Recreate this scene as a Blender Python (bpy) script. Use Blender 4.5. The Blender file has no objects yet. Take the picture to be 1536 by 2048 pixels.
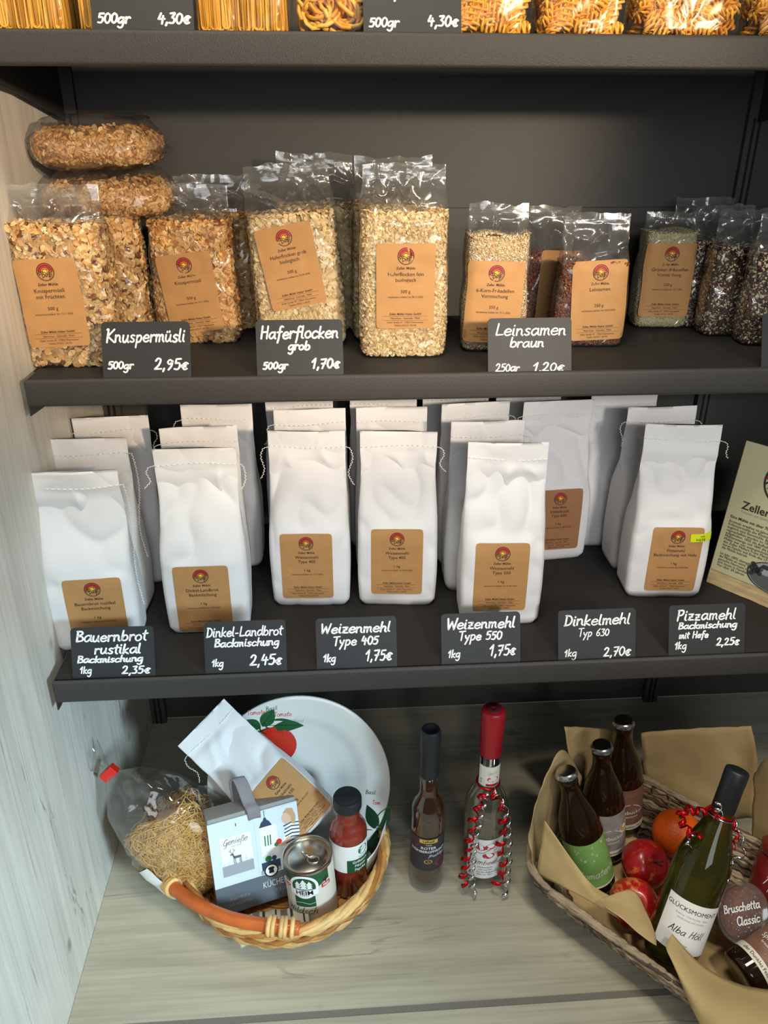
import bpy, math, random
import numpy as np
from math import sin, cos, pi, radians as R, sqrt, atan2
from mathutils import Vector, Matrix, noise

S = bpy.context.scene
COL = S.collection
rng = np.random.default_rng(7)
random.seed(7)

# ------------------------------------------------------------------ camera
cam_d = bpy.data.cameras.new('camera')
cam = bpy.data.objects.new('camera', cam_d)
COL.objects.link(cam)
cam_d.sensor_fit = 'HORIZONTAL'
cam_d.sensor_width = 36.0
cam_d.lens = 36.0 * 1605.72 / 1536
cam_d.clip_start = 0.02
_r = Vector((0.99766417, -0.06826642, 0.00242838))
_u = Vector((0.02766217, 0.43625597, 0.89939731))
_b = Vector((-0.06245803, -0.8972293, 0.43712535))
cam.matrix_world = Matrix(((_r.x, _u.x, _b.x, .4207), (_r.y, _u.y, _b.y, -.95), (_r.z, _u.z, _b.z, 1.0839), (0, 0, 0, 1)))
S.camera = cam

# ------------------------------------------------------------------ light, world, exposure
def area(name, loc, aim, size, energy, color, sy=None):
    l = bpy.data.lights.new(name, 'AREA')
    l.energy = energy; l.color = color; l.size = size
    if sy: l.shape = 'RECTANGLE'; l.size_y = sy
    o = bpy.data.objects.new(name, l); COL.objects.link(o)
    o.location = loc
    o.rotation_euler = (Vector(aim) - Vector(loc)).to_track_quat('-Z', 'Y').to_euler()
    return o
def spot(name, loc, aim, energy, color, angle, blend, radius):
    l = bpy.data.lights.new(name, 'SPOT')
    l.energy = energy; l.color = color; l.spot_size = R(angle); l.spot_blend = blend; l.shadow_soft_size = radius
    o = bpy.data.objects.new(name, l); COL.objects.link(o)
    o.location = loc
    o.rotation_euler = (Vector(aim) - Vector(loc)).to_track_quat('-Z', 'Y').to_euler()
    return o
area('ceiling_lamp', (.45, -.52, 2.3), (.45, -.40, 0), .45, 16, (1.0, .95, .80))
area('front_fill', (.55, -2.3, 1.35), (.55, 0, .7), .9, 13.5, (.93, .97, 1.0))  # added fill from the front for the flour sacks, not an actual window
spot('track_spot_warm', (1.50, -1.95, 1.42), (.36, .2, 1.10), 205, (1.0, .77, .53), 27, .6, .06)
spot('sack_fill_spot', (1.05, -2.2, 1.5), (.72, .0, .68), 100, (1.0, .95, .88), 24, .85, .10)  # added fill spot to brighten the flour sacks, no such lamp known
spot('daylight_from_door', (1.55, -1.65, .92), (.04, -.16, .10), 195, (.62, .86, 1.0), 32, .9, .20)
spot('basket_fill_spot', (.98, -1.35, 2.15), (.97, -.10, .10), 85, (1.0, .92, .74), 17, .9, .10)  # added fill spot that lifts the twig basket and its paper
W = bpy.data.worlds.new('world'); S.world = W
W.use_nodes = True
W.node_tree.nodes['Background'].inputs[0].default_value = (.9, .93, 1.0, 1)
W.node_tree.nodes['Background'].inputs[1].default_value = .09
S.view_settings.view_transform = 'Standard'
S.view_settings.look = 'None'
S.view_settings.exposure = 0.0
S.view_settings.gamma = 1.0
S.view_settings.use_curve_mapping = False
S.cycles.use_denoising = True
S.cycles.transparent_max_bounces = 32
S.cycles.max_bounces = 10
S.cycles.transmission_bounces = 8
S.cycles.caustics_reflective = False
S.cycles.caustics_refractive = False

# ------------------------------------------------------------------ materials
def lin(c):
    return tuple(((v / 255) / 12.92 if v / 255 <= .04045 else ((v / 255 + .055) / 1.055) ** 2.4) for v in c)
def mat(name, rgb, rough=.5, metal=0., spec=.5, bump=0., bscale=60., trans=0., ior=1.45, coat=0., var=0., vscale=8., raw=False, stretch=None):
    m = bpy.data.materials.new(name); m.use_nodes = True
    nt = m.node_tree; p = nt.nodes['Principled BSDF']
    c = rgb if raw else lin(rgb)
    p.inputs['Base Color'].default_value = (*c, 1)
    p.inputs['Roughness'].default_value = rough
    p.inputs['Metallic'].default_value = metal
    p.inputs['Specular IOR Level'].default_value = spec
    p.inputs['IOR'].default_value = ior
    p.inputs['Transmission Weight'].default_value = trans
    p.inputs['Coat Weight'].default_value = coat
    if bump or var:
        tc = nt.nodes.new('ShaderNodeTexCoord')
        src = tc.outputs['Object']
        if stretch:
            mp = nt.nodes.new('ShaderNodeMapping'); mp.inputs['Scale'].default_value = stretch
            nt.links.new(src, mp.inputs['Vector']); src = mp.outputs['Vector']
    if bump:
        n = nt.nodes.new('ShaderNodeTexNoise'); n.inputs['Scale'].default_value = bscale; n.inputs['Detail'].default_value = 3
        nt.links.new(src, n.inputs['Vector'])
        b = nt.nodes.new('ShaderNodeBump'); b.inputs['Strength'].default_value = bump; b.inputs['Distance'].default_value = .002
        nt.links.new(n.outputs['Fac'], b.inputs['Height']); nt.links.new(b.outputs['Normal'], p.inputs['Normal'])
    if var:
        n = nt.nodes.new('ShaderNodeTexNoise'); n.inputs['Scale'].default_value = vscale; n.inputs['Detail'].default_value = 4
        nt.links.new(src, n.inputs['Vector'])
        r = nt.nodes.new('ShaderNodeValToRGB')
        r.color_ramp.elements[0].position = .3; r.color_ramp.elements[1].position = .7
        r.color_ramp.elements[0].color = (*[v * (1 - var) for v in c], 1)
        r.color_ramp.elements[1].color = (*[min(1, v * (1 + var)) for v in c], 1)
        nt.links.new(n.outputs['Fac'], r.inputs['Fac']); nt.links.new(r.outputs['Color'], p.inputs['Base Color'])
    return m
def attr_mat(name, rough=.6, spec=.3, coat=0.):
    m = bpy.data.materials.new(name); m.use_nodes = True
    nt = m.node_tree; p = nt.nodes['Principled BSDF']
    a = nt.nodes.new('ShaderNodeAttribute'); a.attribute_name = 'Col'
    nt.links.new(a.outputs['Color'], p.inputs['Base Color'])
    p.inputs['Roughness'].default_value = rough; p.inputs['Specular IOR Level'].default_value = spec
    p.inputs['Coat Weight'].default_value = coat
    return m
def film_mat(name, tint=(.96, .96, .95), lo=.05, hi=.55, rough=.12, bump=.5, bscale=38., haze=.03):
    m = bpy.data.materials.new(name); m.use_nodes = True
    nt = m.node_tree; nt.nodes.clear()
    out = nt.nodes.new('ShaderNodeOutputMaterial')
    t = nt.nodes.new('ShaderNodeBsdfTransparent'); t.inputs[0].default_value = (*tint, 1)
    g = nt.nodes.new('ShaderNodeBsdfGlossy'); g.inputs['Roughness'].default_value = rough
    d = nt.nodes.new('ShaderNodeBsdfDiffuse'); d.inputs[0].default_value = (.8, .8, .78, 1)
    lw = nt.nodes.new('ShaderNodeLayerWeight'); lw.inputs['Blend'].default_value = .25
    mr = nt.nodes.new('ShaderNodeMapRange'); mr.inputs['To Min'].default_value = lo; mr.inputs['To Max'].default_value = hi
    nt.links.new(lw.outputs['Facing'], mr.inputs['Value'])
    if bump:
        tc = nt.nodes.new('ShaderNodeTexCoord')
        n = nt.nodes.new('ShaderNodeTexNoise'); n.inputs['Scale'].default_value = bscale; n.inputs['Detail'].default_value = 1.5
        n.inputs['Distortion'].default_value = 1.2
        nt.links.new(tc.outputs['Object'], n.inputs['Vector'])
        b = nt.nodes.new('ShaderNodeBump'); b.inputs['Strength'].default_value = bump; b.inputs['Distance'].default_value = .006
        nt.links.new(n.outputs['Fac'], b.inputs['Height'])
        nt.links.new(b.outputs['Normal'], g.inputs['Normal'])
    m1 = nt.nodes.new('ShaderNodeMixShader'); m1.inputs[0].default_value = haze
    nt.links.new(t.outputs[0], m1.inputs[1]); nt.links.new(d.outputs[0], m1.inputs[2])
    m2 = nt.nodes.new('ShaderNodeMixShader')
    nt.links.new(mr.outputs[0], m2.inputs[0]); nt.links.new(m1.outputs[0], m2.inputs[1]); nt.links.new(g.outputs[0], m2.inputs[2])
    nt.links.new(m2.outputs[0], out.inputs[0])
    return m
def laminate(name, axis, base, dark):
    """pale oak laminate: stretched grain, plank joints, cracks and knots, grain along axis 'X' or 'Z'"""
    m = bpy.data.materials.new(name); m.use_nodes = True
    nt = m.node_tree; p = nt.nodes['Principled BSDF']; L = nt.links.new
    tc = nt.nodes.new('ShaderNodeTexCoord')
    def noisy(scale, det, dist, sc):
        mp = nt.nodes.new('ShaderNodeMapping'); mp.inputs['Scale'].default_value = sc
        L(tc.outputs['Object'], mp.inputs['Vector'])
        n = nt.nodes.new('ShaderNodeTexNoise'); n.inputs['Scale'].default_value = scale
        n.inputs['Detail'].default_value = det; n.inputs['Distortion'].default_value = dist
        L(mp.outputs['Vector'], n.inputs['Vector']); return n.outputs['Fac']
    def sv(l, s):
        return (l, s, s) if axis == 'X' else (s, s, l)
    def ramp(src, stops):
        r = nt.nodes.new('ShaderNodeValToRGB'); e = r.color_ramp.elements
        e[0].position, e[0].color = stops[0][0], (*stops[0][1], 1)
        e[1].position, e[1].color = stops[-1][0], (*stops[-1][1], 1)
        for pos, c in stops[1:-1]:
            x = e.new(pos); x.color = (*c, 1)
        L(src, r.inputs['Fac']); return r.outputs['Color']
    def mul(a, b, f=1.):
        x = nt.nodes.new('ShaderNodeMix'); x.data_type = 'RGBA'; x.blend_type = 'MULTIPLY'; x.inputs['Factor'].default_value = f
        L(a, x.inputs[6]); L(b, x.inputs[7]); return x.outputs[2]
    b, d = lin(base), lin(dark)
    mid = tuple((x * .6 + y * .4) for x, y in zip(b, d))
    c = ramp(noisy(5, 5, .6, sv(.6, 6)), [(.3, mid), (.5, b), (.72, tuple(min(1, v * 1.10) for v in b))])
    fine = ramp(noisy(40, 4, .2, sv(.12, 5)), [(.3, (.80, .80, .79)), (.6, (1, 1, 1))])
    c = mul(c, fine, .8)
    crack = ramp(noisy(2.6, 7, 1.5, sv(.35, 4.5)), [(.0, (1, 1, 1)), (.492, (1, 1, 1)), (.50, (.45, .43, .40)), (.508, (1, 1, 1)), (1., (1, 1, 1))])
    mask = noisy(3.1, 2, 0, sv(1, 2))
    cm = nt.nodes.new('ShaderNodeMix'); cm.data_type = 'RGBA'
    mr = nt.nodes.new('ShaderNodeMapRange'); mr.inputs['From Min'].default_value = .52; mr.inputs['From Max'].default_value = .62
    L(mask, mr.inputs['Value']); L(mr.outputs[0], cm.inputs['Factor']); cm.inputs[6].default_value = (1, 1, 1, 1); L(crack, cm.inputs[7])
    c = mul(c, cm.outputs[2], .9)
    # knots
    v = nt.nodes.new('ShaderNodeTexVoronoi'); v.inputs['Scale'].default_value = 7.0
    mp = nt.nodes.new('ShaderNodeMapping'); mp.inputs['Scale'].default_value = sv(.7, 1.1); L(tc.outputs['Object'], mp.inputs['Vector'])
    L(mp.outputs['Vector'], v.inputs['Vector'])
    k = ramp(v.outputs['Distance'], [(.0, (.40, .36, .32)), (.035, (.55, .5, .46)), (.07, (1, 1, 1)), (1., (1, 1, 1))])
    c = mul(c, k, .8)
    L(c, p.inputs['Base Color'])
    p.inputs['Roughness'].default_value = .45; p.inputs['Specular IOR Level'].default_value = .35
    return m

M = {}
M['shelf'] = mat('shelf_powder_coat', (56, 54, 52), .48, bump=.35, bscale=900, spec=.5)
M['tray'] = mat('shelf_tray_coat', (46, 44, 43), .62, bump=.2, bscale=900, spec=.25)
M['panel'] = mat('back_panel_metal', (68, 68, 65), .55, bump=.12, bscale=700)
M['slot'] = mat('slot_black', (12, 12, 12), .7)
M['wall'] = laminate('wall_laminate', 'Z', (226, 221, 210), (190, 184, 172))
M['worktop'] = laminate('worktop_laminate', 'X', (186, 180, 160), (140, 134, 116))
M['joint'] = mat('joint_grey', (120, 116, 108), .6)
M['floor'] = mat('floor_tile', (120, 115, 108), .6)
M['paper'] = mat('white_paper', (234, 233, 233), .62, spec=.25, bump=.55, bscale=13)
for _n in M['paper'].node_tree.nodes:
    if _n.type == 'TEX_NOISE': _n.noise_type = 'RIDGED_MULTIFRACTAL'; _n.inputs['Distortion'].default_value = .8; _n.inputs['Roughness'].default_value = .35
    if _n.type == 'BUMP': _n.inputs['Distance'].default_value = .003
M['thread'] = mat('thread_white', (240, 238, 232), .8)
M['kraft'] = mat('kraft_label', (188, 141, 90), .6, spec=.3, var=.05, vscale=60)
M['kraftdark'] = mat('kraft_label_shaded', (166, 118, 82), .6, spec=.3, var=.05, vscale=60)  # shaded copy of the kraft label, neighbouring sack's shadow painted into its colour
M['ink'] = mat('label_ink', (58, 40, 26), .6)
M['inkred'] = mat('ink_red', (200, 48, 48), .6)
M['inkorange'] = mat('ink_orange', (226, 112, 48), .6)
M['inkyellow'] = mat('ink_yellow', (246, 196, 60), .6)
M['slate'] = mat('slate_board', (42, 44, 46), .55, bump=.06, bscale=500, var=.08, vscale=30)
M['chalk'] = mat('chalk_ink', (250, 250, 250), .7)
M['neon'] = mat('neon_sticker', (222, 240, 30), .5)
M['black'] = mat('black_ink', (26, 26, 28), .5)
M['film'] = film_mat('clear_film', lo=.05, hi=.6, rough=.13, bump=.7, bscale=30, haze=.03)
M['film_haze'] = film_mat('clear_film_painted_haze', lo=.10, hi=.7, rough=.13, bump=.9, bscale=19, haze=.06)  # hazier copy of clear film, brightness of layered headspace painted in as white
M['grain'] = attr_mat('grain_flakes', .6, .3)
M['seed'] = attr_mat('seeds', .4, .5)
M['pasta'] = attr_mat('pasta_yellow', .45, .4)
M['coreoat'] = mat('oat_core', (150, 112, 66), .8)
M['white'] = mat('white_print', (240, 240, 238), .5)
M['film_pasta'] = film_mat('pasta_film', lo=.012, hi=.35, rough=.20, bump=.5, bscale=26, haze=.01)

# ------------------------------------------------------------------ mesh helpers
def mesh(name, verts, faces, mats=(), fm=None, smooth=True):
    me = bpy.data.meshes.new(name)
    me.from_pydata([tuple(v) for v in verts], [], [tuple(f) for f in faces])
    for m in mats: me.materials.append(m)
    if fm is not None: me.polygons.foreach_set('material_index', np.asarray(fm, dtype=np.int32))
    if smooth: me.polygons.foreach_set('use_smooth', np.ones(len(me.polygons), dtype=bool))
    me.update()
    return me
def link(name, me, parent=None, loc=None, rot=None):
    o = bpy.data.objects.new(name, me); COL.objects.link(o)
    if parent is not None: o.parent = parent
    if loc is not None: o.location = loc
    if rot is not None: o.rotation_euler = rot
    return o
def tag(o, label=None, cat=None, group=None, kind=None):
    if label: o['label'] = label
    if cat: o['category'] = cat
    if group: o['group'] = group
    if kind: o['kind'] = kind
    return o
def thing(name, label, cat, loc=(0, 0, 0), rot=(0, 0, 0), group=None):
    o = bpy.data.objects.new(name, None); COL.objects.link(o)
    o.empty_display_size = .02
    o.location = loc; o.rotation_euler = rot
    return tag(o, label, cat, group)
def frame(o, origin, xdir, updir):
    """place o so that local X runs along xdir and local Z along updir; local Y points away behind"""
    x = Vector(xdir).normalized(); z = Vector(updir); z = (z - x * z.dot(x)).normalized(); y = z.cross(x)
    o.matrix_world = Matrix(((x.x, y.x, z.x, origin[0]), (x.y, y.y, z.y, origin[1]), (x.z, y.z, z.z, origin[2]), (0, 0, 0, 1)))
class MB:
    def __init__(s): s.v, s.f, s.m = [], [], []
    def add(s, verts, faces, mi=0):
        b = len(s.v); s.v.extend(verts); s.f.extend([tuple(i + b for i in f) for f in faces]); s.m.extend([mi] * len(faces)); return s
    def box(s, x0, x1, y0, y1, z0, z1, mi=0):
        v = [(x, y, z) for z in (z0, z1) for y in (y0, y1) for x in (x0, x1)]
        return s.add(v, [(0, 2, 3, 1), (4, 5, 7, 6), (0, 1, 5, 4), (2, 6, 7, 3), (0, 4, 6, 2), (1, 3, 7, 5)], mi)
    def tube(s, pts, r, n=6, mi=0, closed=False, cap=True):
        P = [Vector(p) for p in pts]; k = len(P)
        rs = r if hasattr(r, '__len__') else [r] * k
        V = []; up = None
        for i in range(k):
            t = (P[(i + 1) % k] - P[i - 1]) if closed else (P[min(i + 1, k - 1)] - P[max(i - 1, 0)])
            if t.length < 1e-9: t = Vector((0, 0, 1))
            t.normalize()
            if up is None:
                up = Vector((0, 0, 1)) if abs(t.z) < .9 else Vector((1, 0, 0))
            a = (up - t * up.dot(t))
            if a.length < 1e-6: a = t.orthogonal()
            a.normalize(); up = a; b = t.cross(a)
            for j in range(n):
                an = 2 * pi * j / n
                V.append(P[i] + (a * cos(an) + b * sin(an)) * rs[i])
        F = []
        for i in range(k if closed else k - 1):
            i2 = (i + 1) % k
            for j in range(n):
                F.append((i * n + j, i * n + (j + 1) % n, i2 * n + (j + 1) % n, i2 * n + j))
        if cap and not closed:
            F.append(tuple(range(n - 1, -1, -1))); F.append(tuple((k - 1) * n + j for j in range(n)))
        return s.add([tuple(v) for v in V], F, mi)
    def lathe(s, prof, n=40, mi=0, c=(0, 0)):
        V = []; F = []
        for r, z in prof:
            for j in range(n):
                V.append((c[0] + r * cos(2 * pi * j / n), c[1] + r * sin(2 * pi * j / n), z))
        for i in range(len(prof) - 1):
            for j in range(n):
                F.append((i * n + j, i * n + (j + 1) % n, (i + 1) * n + (j + 1) % n, (i + 1) * n + j))
        if prof[0][0] > 1e-5: F.append(tuple(range(n - 1, -1, -1)))
        if prof[-1][0] > 1e-5: F.append(tuple((len(prof) - 1) * n + j for j in range(n)))
        return s.add(V, F, mi)
    def grid(s, fn, nu, nv, mi=0):
        V = [tuple(fn(i / (nu - 1), j / (nv - 1))) for j in range(nv) for i in range(nu)]
        F = [(j * nu + i, j * nu + i + 1, (j + 1) * nu + i + 1, (j + 1) * nu + i) for j in range(nv - 1) for i in range(nu - 1)]
        return s.add(V, F, mi)
    def build(s, name, mats, parent=None, smooth=True, loc=None, rot=None, bevel=0., solid=0., label=None, sharp=None):
        if not isinstance(mats, (list, tuple)): mats = [mats]
        me = mesh(name, s.v, s.f, mats, s.m, smooth)
        o = link(name, me, parent, loc, rot)
        if solid:
            md = o.modifiers.new('solid', 'SOLIDIFY'); md.thickness = solid; md.offset = 0
        if bevel:
            md = o.modifiers.new('bevel', 'BEVEL'); md.width = bevel; md.segments = 2; md.limit_method = 'ANGLE'
        if sharp is not None: me.set_sharp_from_angle(angle=R(sharp))
        if label: o['label'] = label
        return o
def smoothstep(a, b, x):
    t = max(0., min(1., (x - a) / (b - a))); return t * t * (3 - 2 * t)
def nz(x, y, z): return noise.noise(Vector((x, y, z)))
def catmull(pts, n=6, closed=False):
    P = [np.array(p, float) for p in pts]
    if len(P) < 3: 
        return [P[0] + (P[-1] - P[0]) * t for t in np.linspace(0, 1, 3)]
    out = []; k = len(P)
    for i in range(k if closed else k - 1):
        p1, p2 = P[i], P[(i + 1) % k]
        p0 = P[i - 1] if (closed or i > 0) else 2 * p1 - p2
        p3 = P[(i + 2) % k] if (closed or i + 2 < k) else 2 * p2 - p1
        for t in np.arange(n) / n:
            out.append(.5 * ((2 * p1) + (-p0 + p2) * t + (2 * p0 - 5 * p1 + 4 * p2 - p3) * t * t + (-p0 + 3 * p1 - 3 * p2 + p3) * t ** 3))
    if not closed: out.append(P[-1])
    return out

# ------------------------------------------------------------------ 2D print: printed words, handwriting, shapes
_tc = {}
def text2d(s, size, align='C', bold=0.):
    """printed words as triangulated outlines around the origin: (n x 2 points, faces)"""
    k = (s, bold)
    if k not in _tc:
        cu = bpy.data.curves.new('t', 'FONT'); cu.body = s; cu.size = 1; cu.resolution_u = 2; cu.offset = bold
        cu.align_x = 'LEFT'
        o = bpy.data.objects.new('t', cu); COL.objects.link(o)
        dg = bpy.context.evaluated_depsgraph_get(); dg.update()
        me = o.evaluated_get(dg).to_mesh()
        v = np.array([(q.co.x, q.co.y) for q in me.vertices]) if len(me.vertices) else np.zeros((0, 2))
        f = [tuple(p.vertices) for p in me.polygons]
        o.evaluated_get(dg).to_mesh_clear()
        bpy.data.objects.remove(o); bpy.data.curves.remove(cu)
        _tc[k] = (v, f)
    v, f = _tc[k]
    v = v * size
    if len(v):
        w = v[:, 0].max()
        v = v - np.array([w / 2 if align == 'C' else (w if align == 'R' else 0), 0])
    return v, f
GL = {
'a': (5.2, '4.2,4.2 2.5,5 .8,4 0,2 .8,.2 2.2,.2 4,2.5|4.2,5 4.2,1 5,0'), 'b': (4.9, '.9,9 .4,4.5 .2,.5|.3,1.5 1.2,4 2.8,5 4.2,3.6 4,1.2 2.2,0 .3,.6'),
'c': (4.4, '4,4.2 2.6,5 .8,4 0,2 .8,.3 2.4,0 4,1'), 'd': (5.2, '4,4 2.5,5 .8,4 0,2 .8,.2 2.2,.2 4,2.2|4.6,9 4.2,4 4.3,1 5,0'),
'e': (4.5, '.2,2.4 3.8,2.9 3.6,4.4 2.2,5 .6,3.8 0,2 .8,.3 2.4,0 4,.9'), 'f': (3.8, '4,8.6 3,9 2,8 1.6,4 1.2,0 .6,-3|0,4.6 3.4,5'),
'g': (5, '4.2,4.2 2.5,5 .8,4 0,2.2 .8,.6 2.2,.6 4,2.6|4.2,5 4.1,0 3.4,-3 1.8,-4 .2,-3'), 'h': (4.7, '.8,9 .3,4 .2,0|.3,2.5 1.6,4.6 3,4.8 3.6,3.6 3.4,1 4.2,0'),
'i': (1.9, '.6,5 .3,1 1.1,0|.8,7 .9,7.5'), 'k': (4.4, '.8,9 .3,4 .2,0|3.6,5 .4,2.3|.4,2.3 3.8,0'), 'l': (2.1, '.8,9 .3,3 .4,.6 1.4,0'),
'm': (6.4, '.2,5 .2,0|.2,3 1.4,4.8 2.5,4.4 2.6,2 2.5,0|2.6,3 3.8,4.8 5,4.4 5,1.4 5.8,0'), 'n': (4.8, '.2,5 .2,0|.2,3 1.6,4.8 3,4.6 3.4,3 3.4,1 4.2,0'),
'o': (4.6, '2.2,5 .6,4 0,2 .8,.3 2.2,0 3.8,1.2 4,3.2 3,4.7 2.2,5'), 'p': (4.8, '.6,5 .4,0 0,-4|.5,3 1.6,4.8 3.2,4.8 4,3 3,.6 1.4,0 .5,.6'),
'r': (3.5, '.3,5 .2,0|.2,2.6 1.2,4.4 2.6,5 3.2,4.4'), 's': (3.8, '3.2,4.6 1.8,5 .6,4 1.4,2.8 2.8,1.8 2.6,.4 1.2,0 0,.6'), 't': (3, '1.6,8 1,4 1,1 2,0|0,5.4 3,5.8'),
'u': (4.9, '.4,5 .2,2 .8,.2 2.2,.4 3.6,3|3.8,5 3.6,1 4.4,0'), 'ü': (4.9, '.4,5 .2,2 .8,.2 2.2,.4 3.6,3|3.8,5 3.6,1 4.4,0|1,6.8 1.1,7.4|2.8,7 2.9,7.6'),
'y': (4.3, '.3,5 .6,3 1.8,2 3.4,3.6|3.8,5 2.2,0 .6,-3.8'), 'z': (4.3, '.2,4.8 3.4,4.9|3.4,4.9 .2,.2|.2,.2 3.8,.1|.8,2.5 2.8,2.7'), 'ß': (4, '0,-2 .4,6 1.4,8.6 3,8.4 3,6.6 1.8,5 3.4,3.4 3.2,1 1.6,.2'),
'x': (4, '.2,5 3.6,0|3.6,5 0,0'), 'w': (6, '.2,5 .8,.4 2.6,4 3.4,.3 5.4,5'), 'j': (2, '1,5 .8,-2 -.6,-3.4|1.1,7 1.2,7.5'), 'v': (4, '.2,5 1.6,0 3.8,5'), 'q': (5, '4.2,4.2 2.5,5 .8,4 0,2 .8,.2 2.2,.2 4,2.5|4.2,5 4,-4'),
'A': (5, '0,0 2.4,9|2.4,9 4.6,0|.8,3.4 3.8,3.6'), 'ö': (4.6, '2.2,5 .6,4 0,2 .8,.3 2.2,0 3.8,1.2 4,3.2 3,4.7 2.2,5|1,6.8 1.1,7.3|2.8,7 2.9,7.5'),
'K': (6, '.2,8.8 1.2,9 .8,4.5 .5,0|5.4,9 .9,4.2|.9,4.2 5.8,0'), 'H': (5.8, '.9,9 .5,0|4.9,9 4.5,0|.6,4.6 4.8,4.9'), 'L': (5.2, '1.4,9 .5,.2|.5,.2 4.8,.6'),
'B': (5, '.7,9 .3,0|.2,8.8 3.4,8.6 3.8,6.4 .5,4.8|.5,4.8 4,4 4.2,1 .2,0'), 'D': (5.4, '.9,9 .5,0|.2,8.8 3.4,8.2 4.9,5 3.6,1.2 0,0'), 'W': (7, '0,9 1,0|1,0 3.2,6.5|3.2,6.5 4.8,0|4.8,0 6.8,9'),
'T': (4.8, '0,8.6 5.2,9|2.7,8.8 2.1,0'), 'P': (4.8, '.8,9 .3,0|.2,8.6 3.4,8.8 4.2,6.8 3,4.8 .5,4.4'), 'S': (4.6, '4,8 2.4,9 .6,7.4 2,5 3.6,3 2.4,.3 0,1'), 'C': (5, '4.6,7.6 2.8,9 .6,7 0,4 1,.8 3,0 4.8,1.4'),
'G': (5.4, '4.8,7.6 3,9 .8,7 0,3.6 1.2,.4 3.4,.4 4.6,3|4.8,4 2.6,3.8|4.6,4 4.4,-2 2,-4'),
'0': (4.4, '2,8 .4,6 .2,2.4 1.8,0 3.6,2 3.8,6 2,8'), '1': (3.4, '0,5.4 2.4,8.4|2.4,8.4 1.6,0'), '2': (4.8, '.2,6.4 1.6,8.2 3.4,7.2 2.6,3.6 0,.2|0,.2 4.4,.4'),
'3': (4, '.4,7.6 3.4,7.8 1.6,4.6|1.6,4.6 3.4,3 2.6,.4 0,.4'), '4': (4.8, '1.6,8 .2,3.6|.2,3.6 4.4,3.8|3.2,6 2.8,0'), '5': (4.3, '4,8 1,7.8|1,7.8 .6,4.6|.6,4.6 3,4.8 3.6,2.4 2.4,.2 .2,.4'),
'6': (4.2, '3.4,8 1,5 .2,2 1.6,0 3.4,1.4 2.8,3.6 .6,3'), '7': (4.4, '.2,7.6 4,8|4,8 1.4,0|.8,4 3.4,4.2'), '9': (4.4, '3.6,6.4 2,8 .4,6.2 1.6,4.4 3.6,6|3.7,7 3.2,3 1.4,0'),
',': (1.7, '.8,.6 .2,-1.6'), '.': (1.5, '.4,0 .6,.4'), '€': (4.8, '4.2,4.6 2.6,5.4 1,4 .8,1.6 2,0 3.8,.6|0,3.4 3,3.6|0,2 2.8,2.2'), '-': (3.2, '0,3 2.4,3.2'), ' ': (3, ''),
}
def ribbon2d(pts, w):
    """a pen stroke: (points, faces) of a flat ribbon with round ends"""
    P = np.array(pts); k = len(P)
    T = np.gradient(P, axis=0); L = np.linalg.norm(T, axis=1, keepdims=True); L[L < 1e-9] = 1; T = T / L
    N = np.stack([-T[:, 1], T[:, 0]], 1) * w / 2
    V = [tuple(p) for p in np.concatenate([P + N, P - N])]
    F = [(k + i, k + i + 1, i + 1, i) for i in range(k - 1)]
    for e, sg in ((0, -1), (k - 1, 1)):
        b = len(V); V.append(tuple(P[e]))
        a0 = atan2(N[e][1], N[e][0])
        for j in range(6):
            a = a0 - sg * pi * j / 5
            V.append((P[e][0] + cos(a) * w / 2, P[e][1] + sin(a) * w / 2))
        for j in range(5):
            F.append((b, b + j + 2, b + j + 1) if sg > 0 else (b, b + j + 1, b + j + 2))
    return V, F
def hand2d(s, h, pen, align='L', slant=.12, seed=0):
    """handwriting: h is the height of a capital"""
    u = h / 9.; x = 0.; V = []; F = []
    r = random.Random(hash((len(s), seed, ord(s[0]))) & 0xffff)
    for ch in s:
        w, st = GL.get(ch, GL[' '])
        j = r.uniform(-.25, .25); q = r.uniform(.95, 1.05)
        for part in st.split('|'):
            if not part: continue
            P = [tuple(float(a) for a in t.split(',')) for t in part.split()]
            P = catmull(P, 5)
            P = [((x + p[0] * q + slant * (p[1] + 2) + 0) * u, (p[1] * q + j) * u) for p in P]
            v, f = ribbon2d(P, pen * r.uniform(.9, 1.1))
            b = len(V); V += v; F += [tuple(i + b for i in t) for t in f]
        x += (w + .75)
    V = np.array(V); wd = V[:, 0].max() - V[:, 0].min()
    V[:, 0] -= V[:, 0].min() + (wd / 2 if align == 'C' else (wd if align == 'R' else 0))
    return V, F
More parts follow.
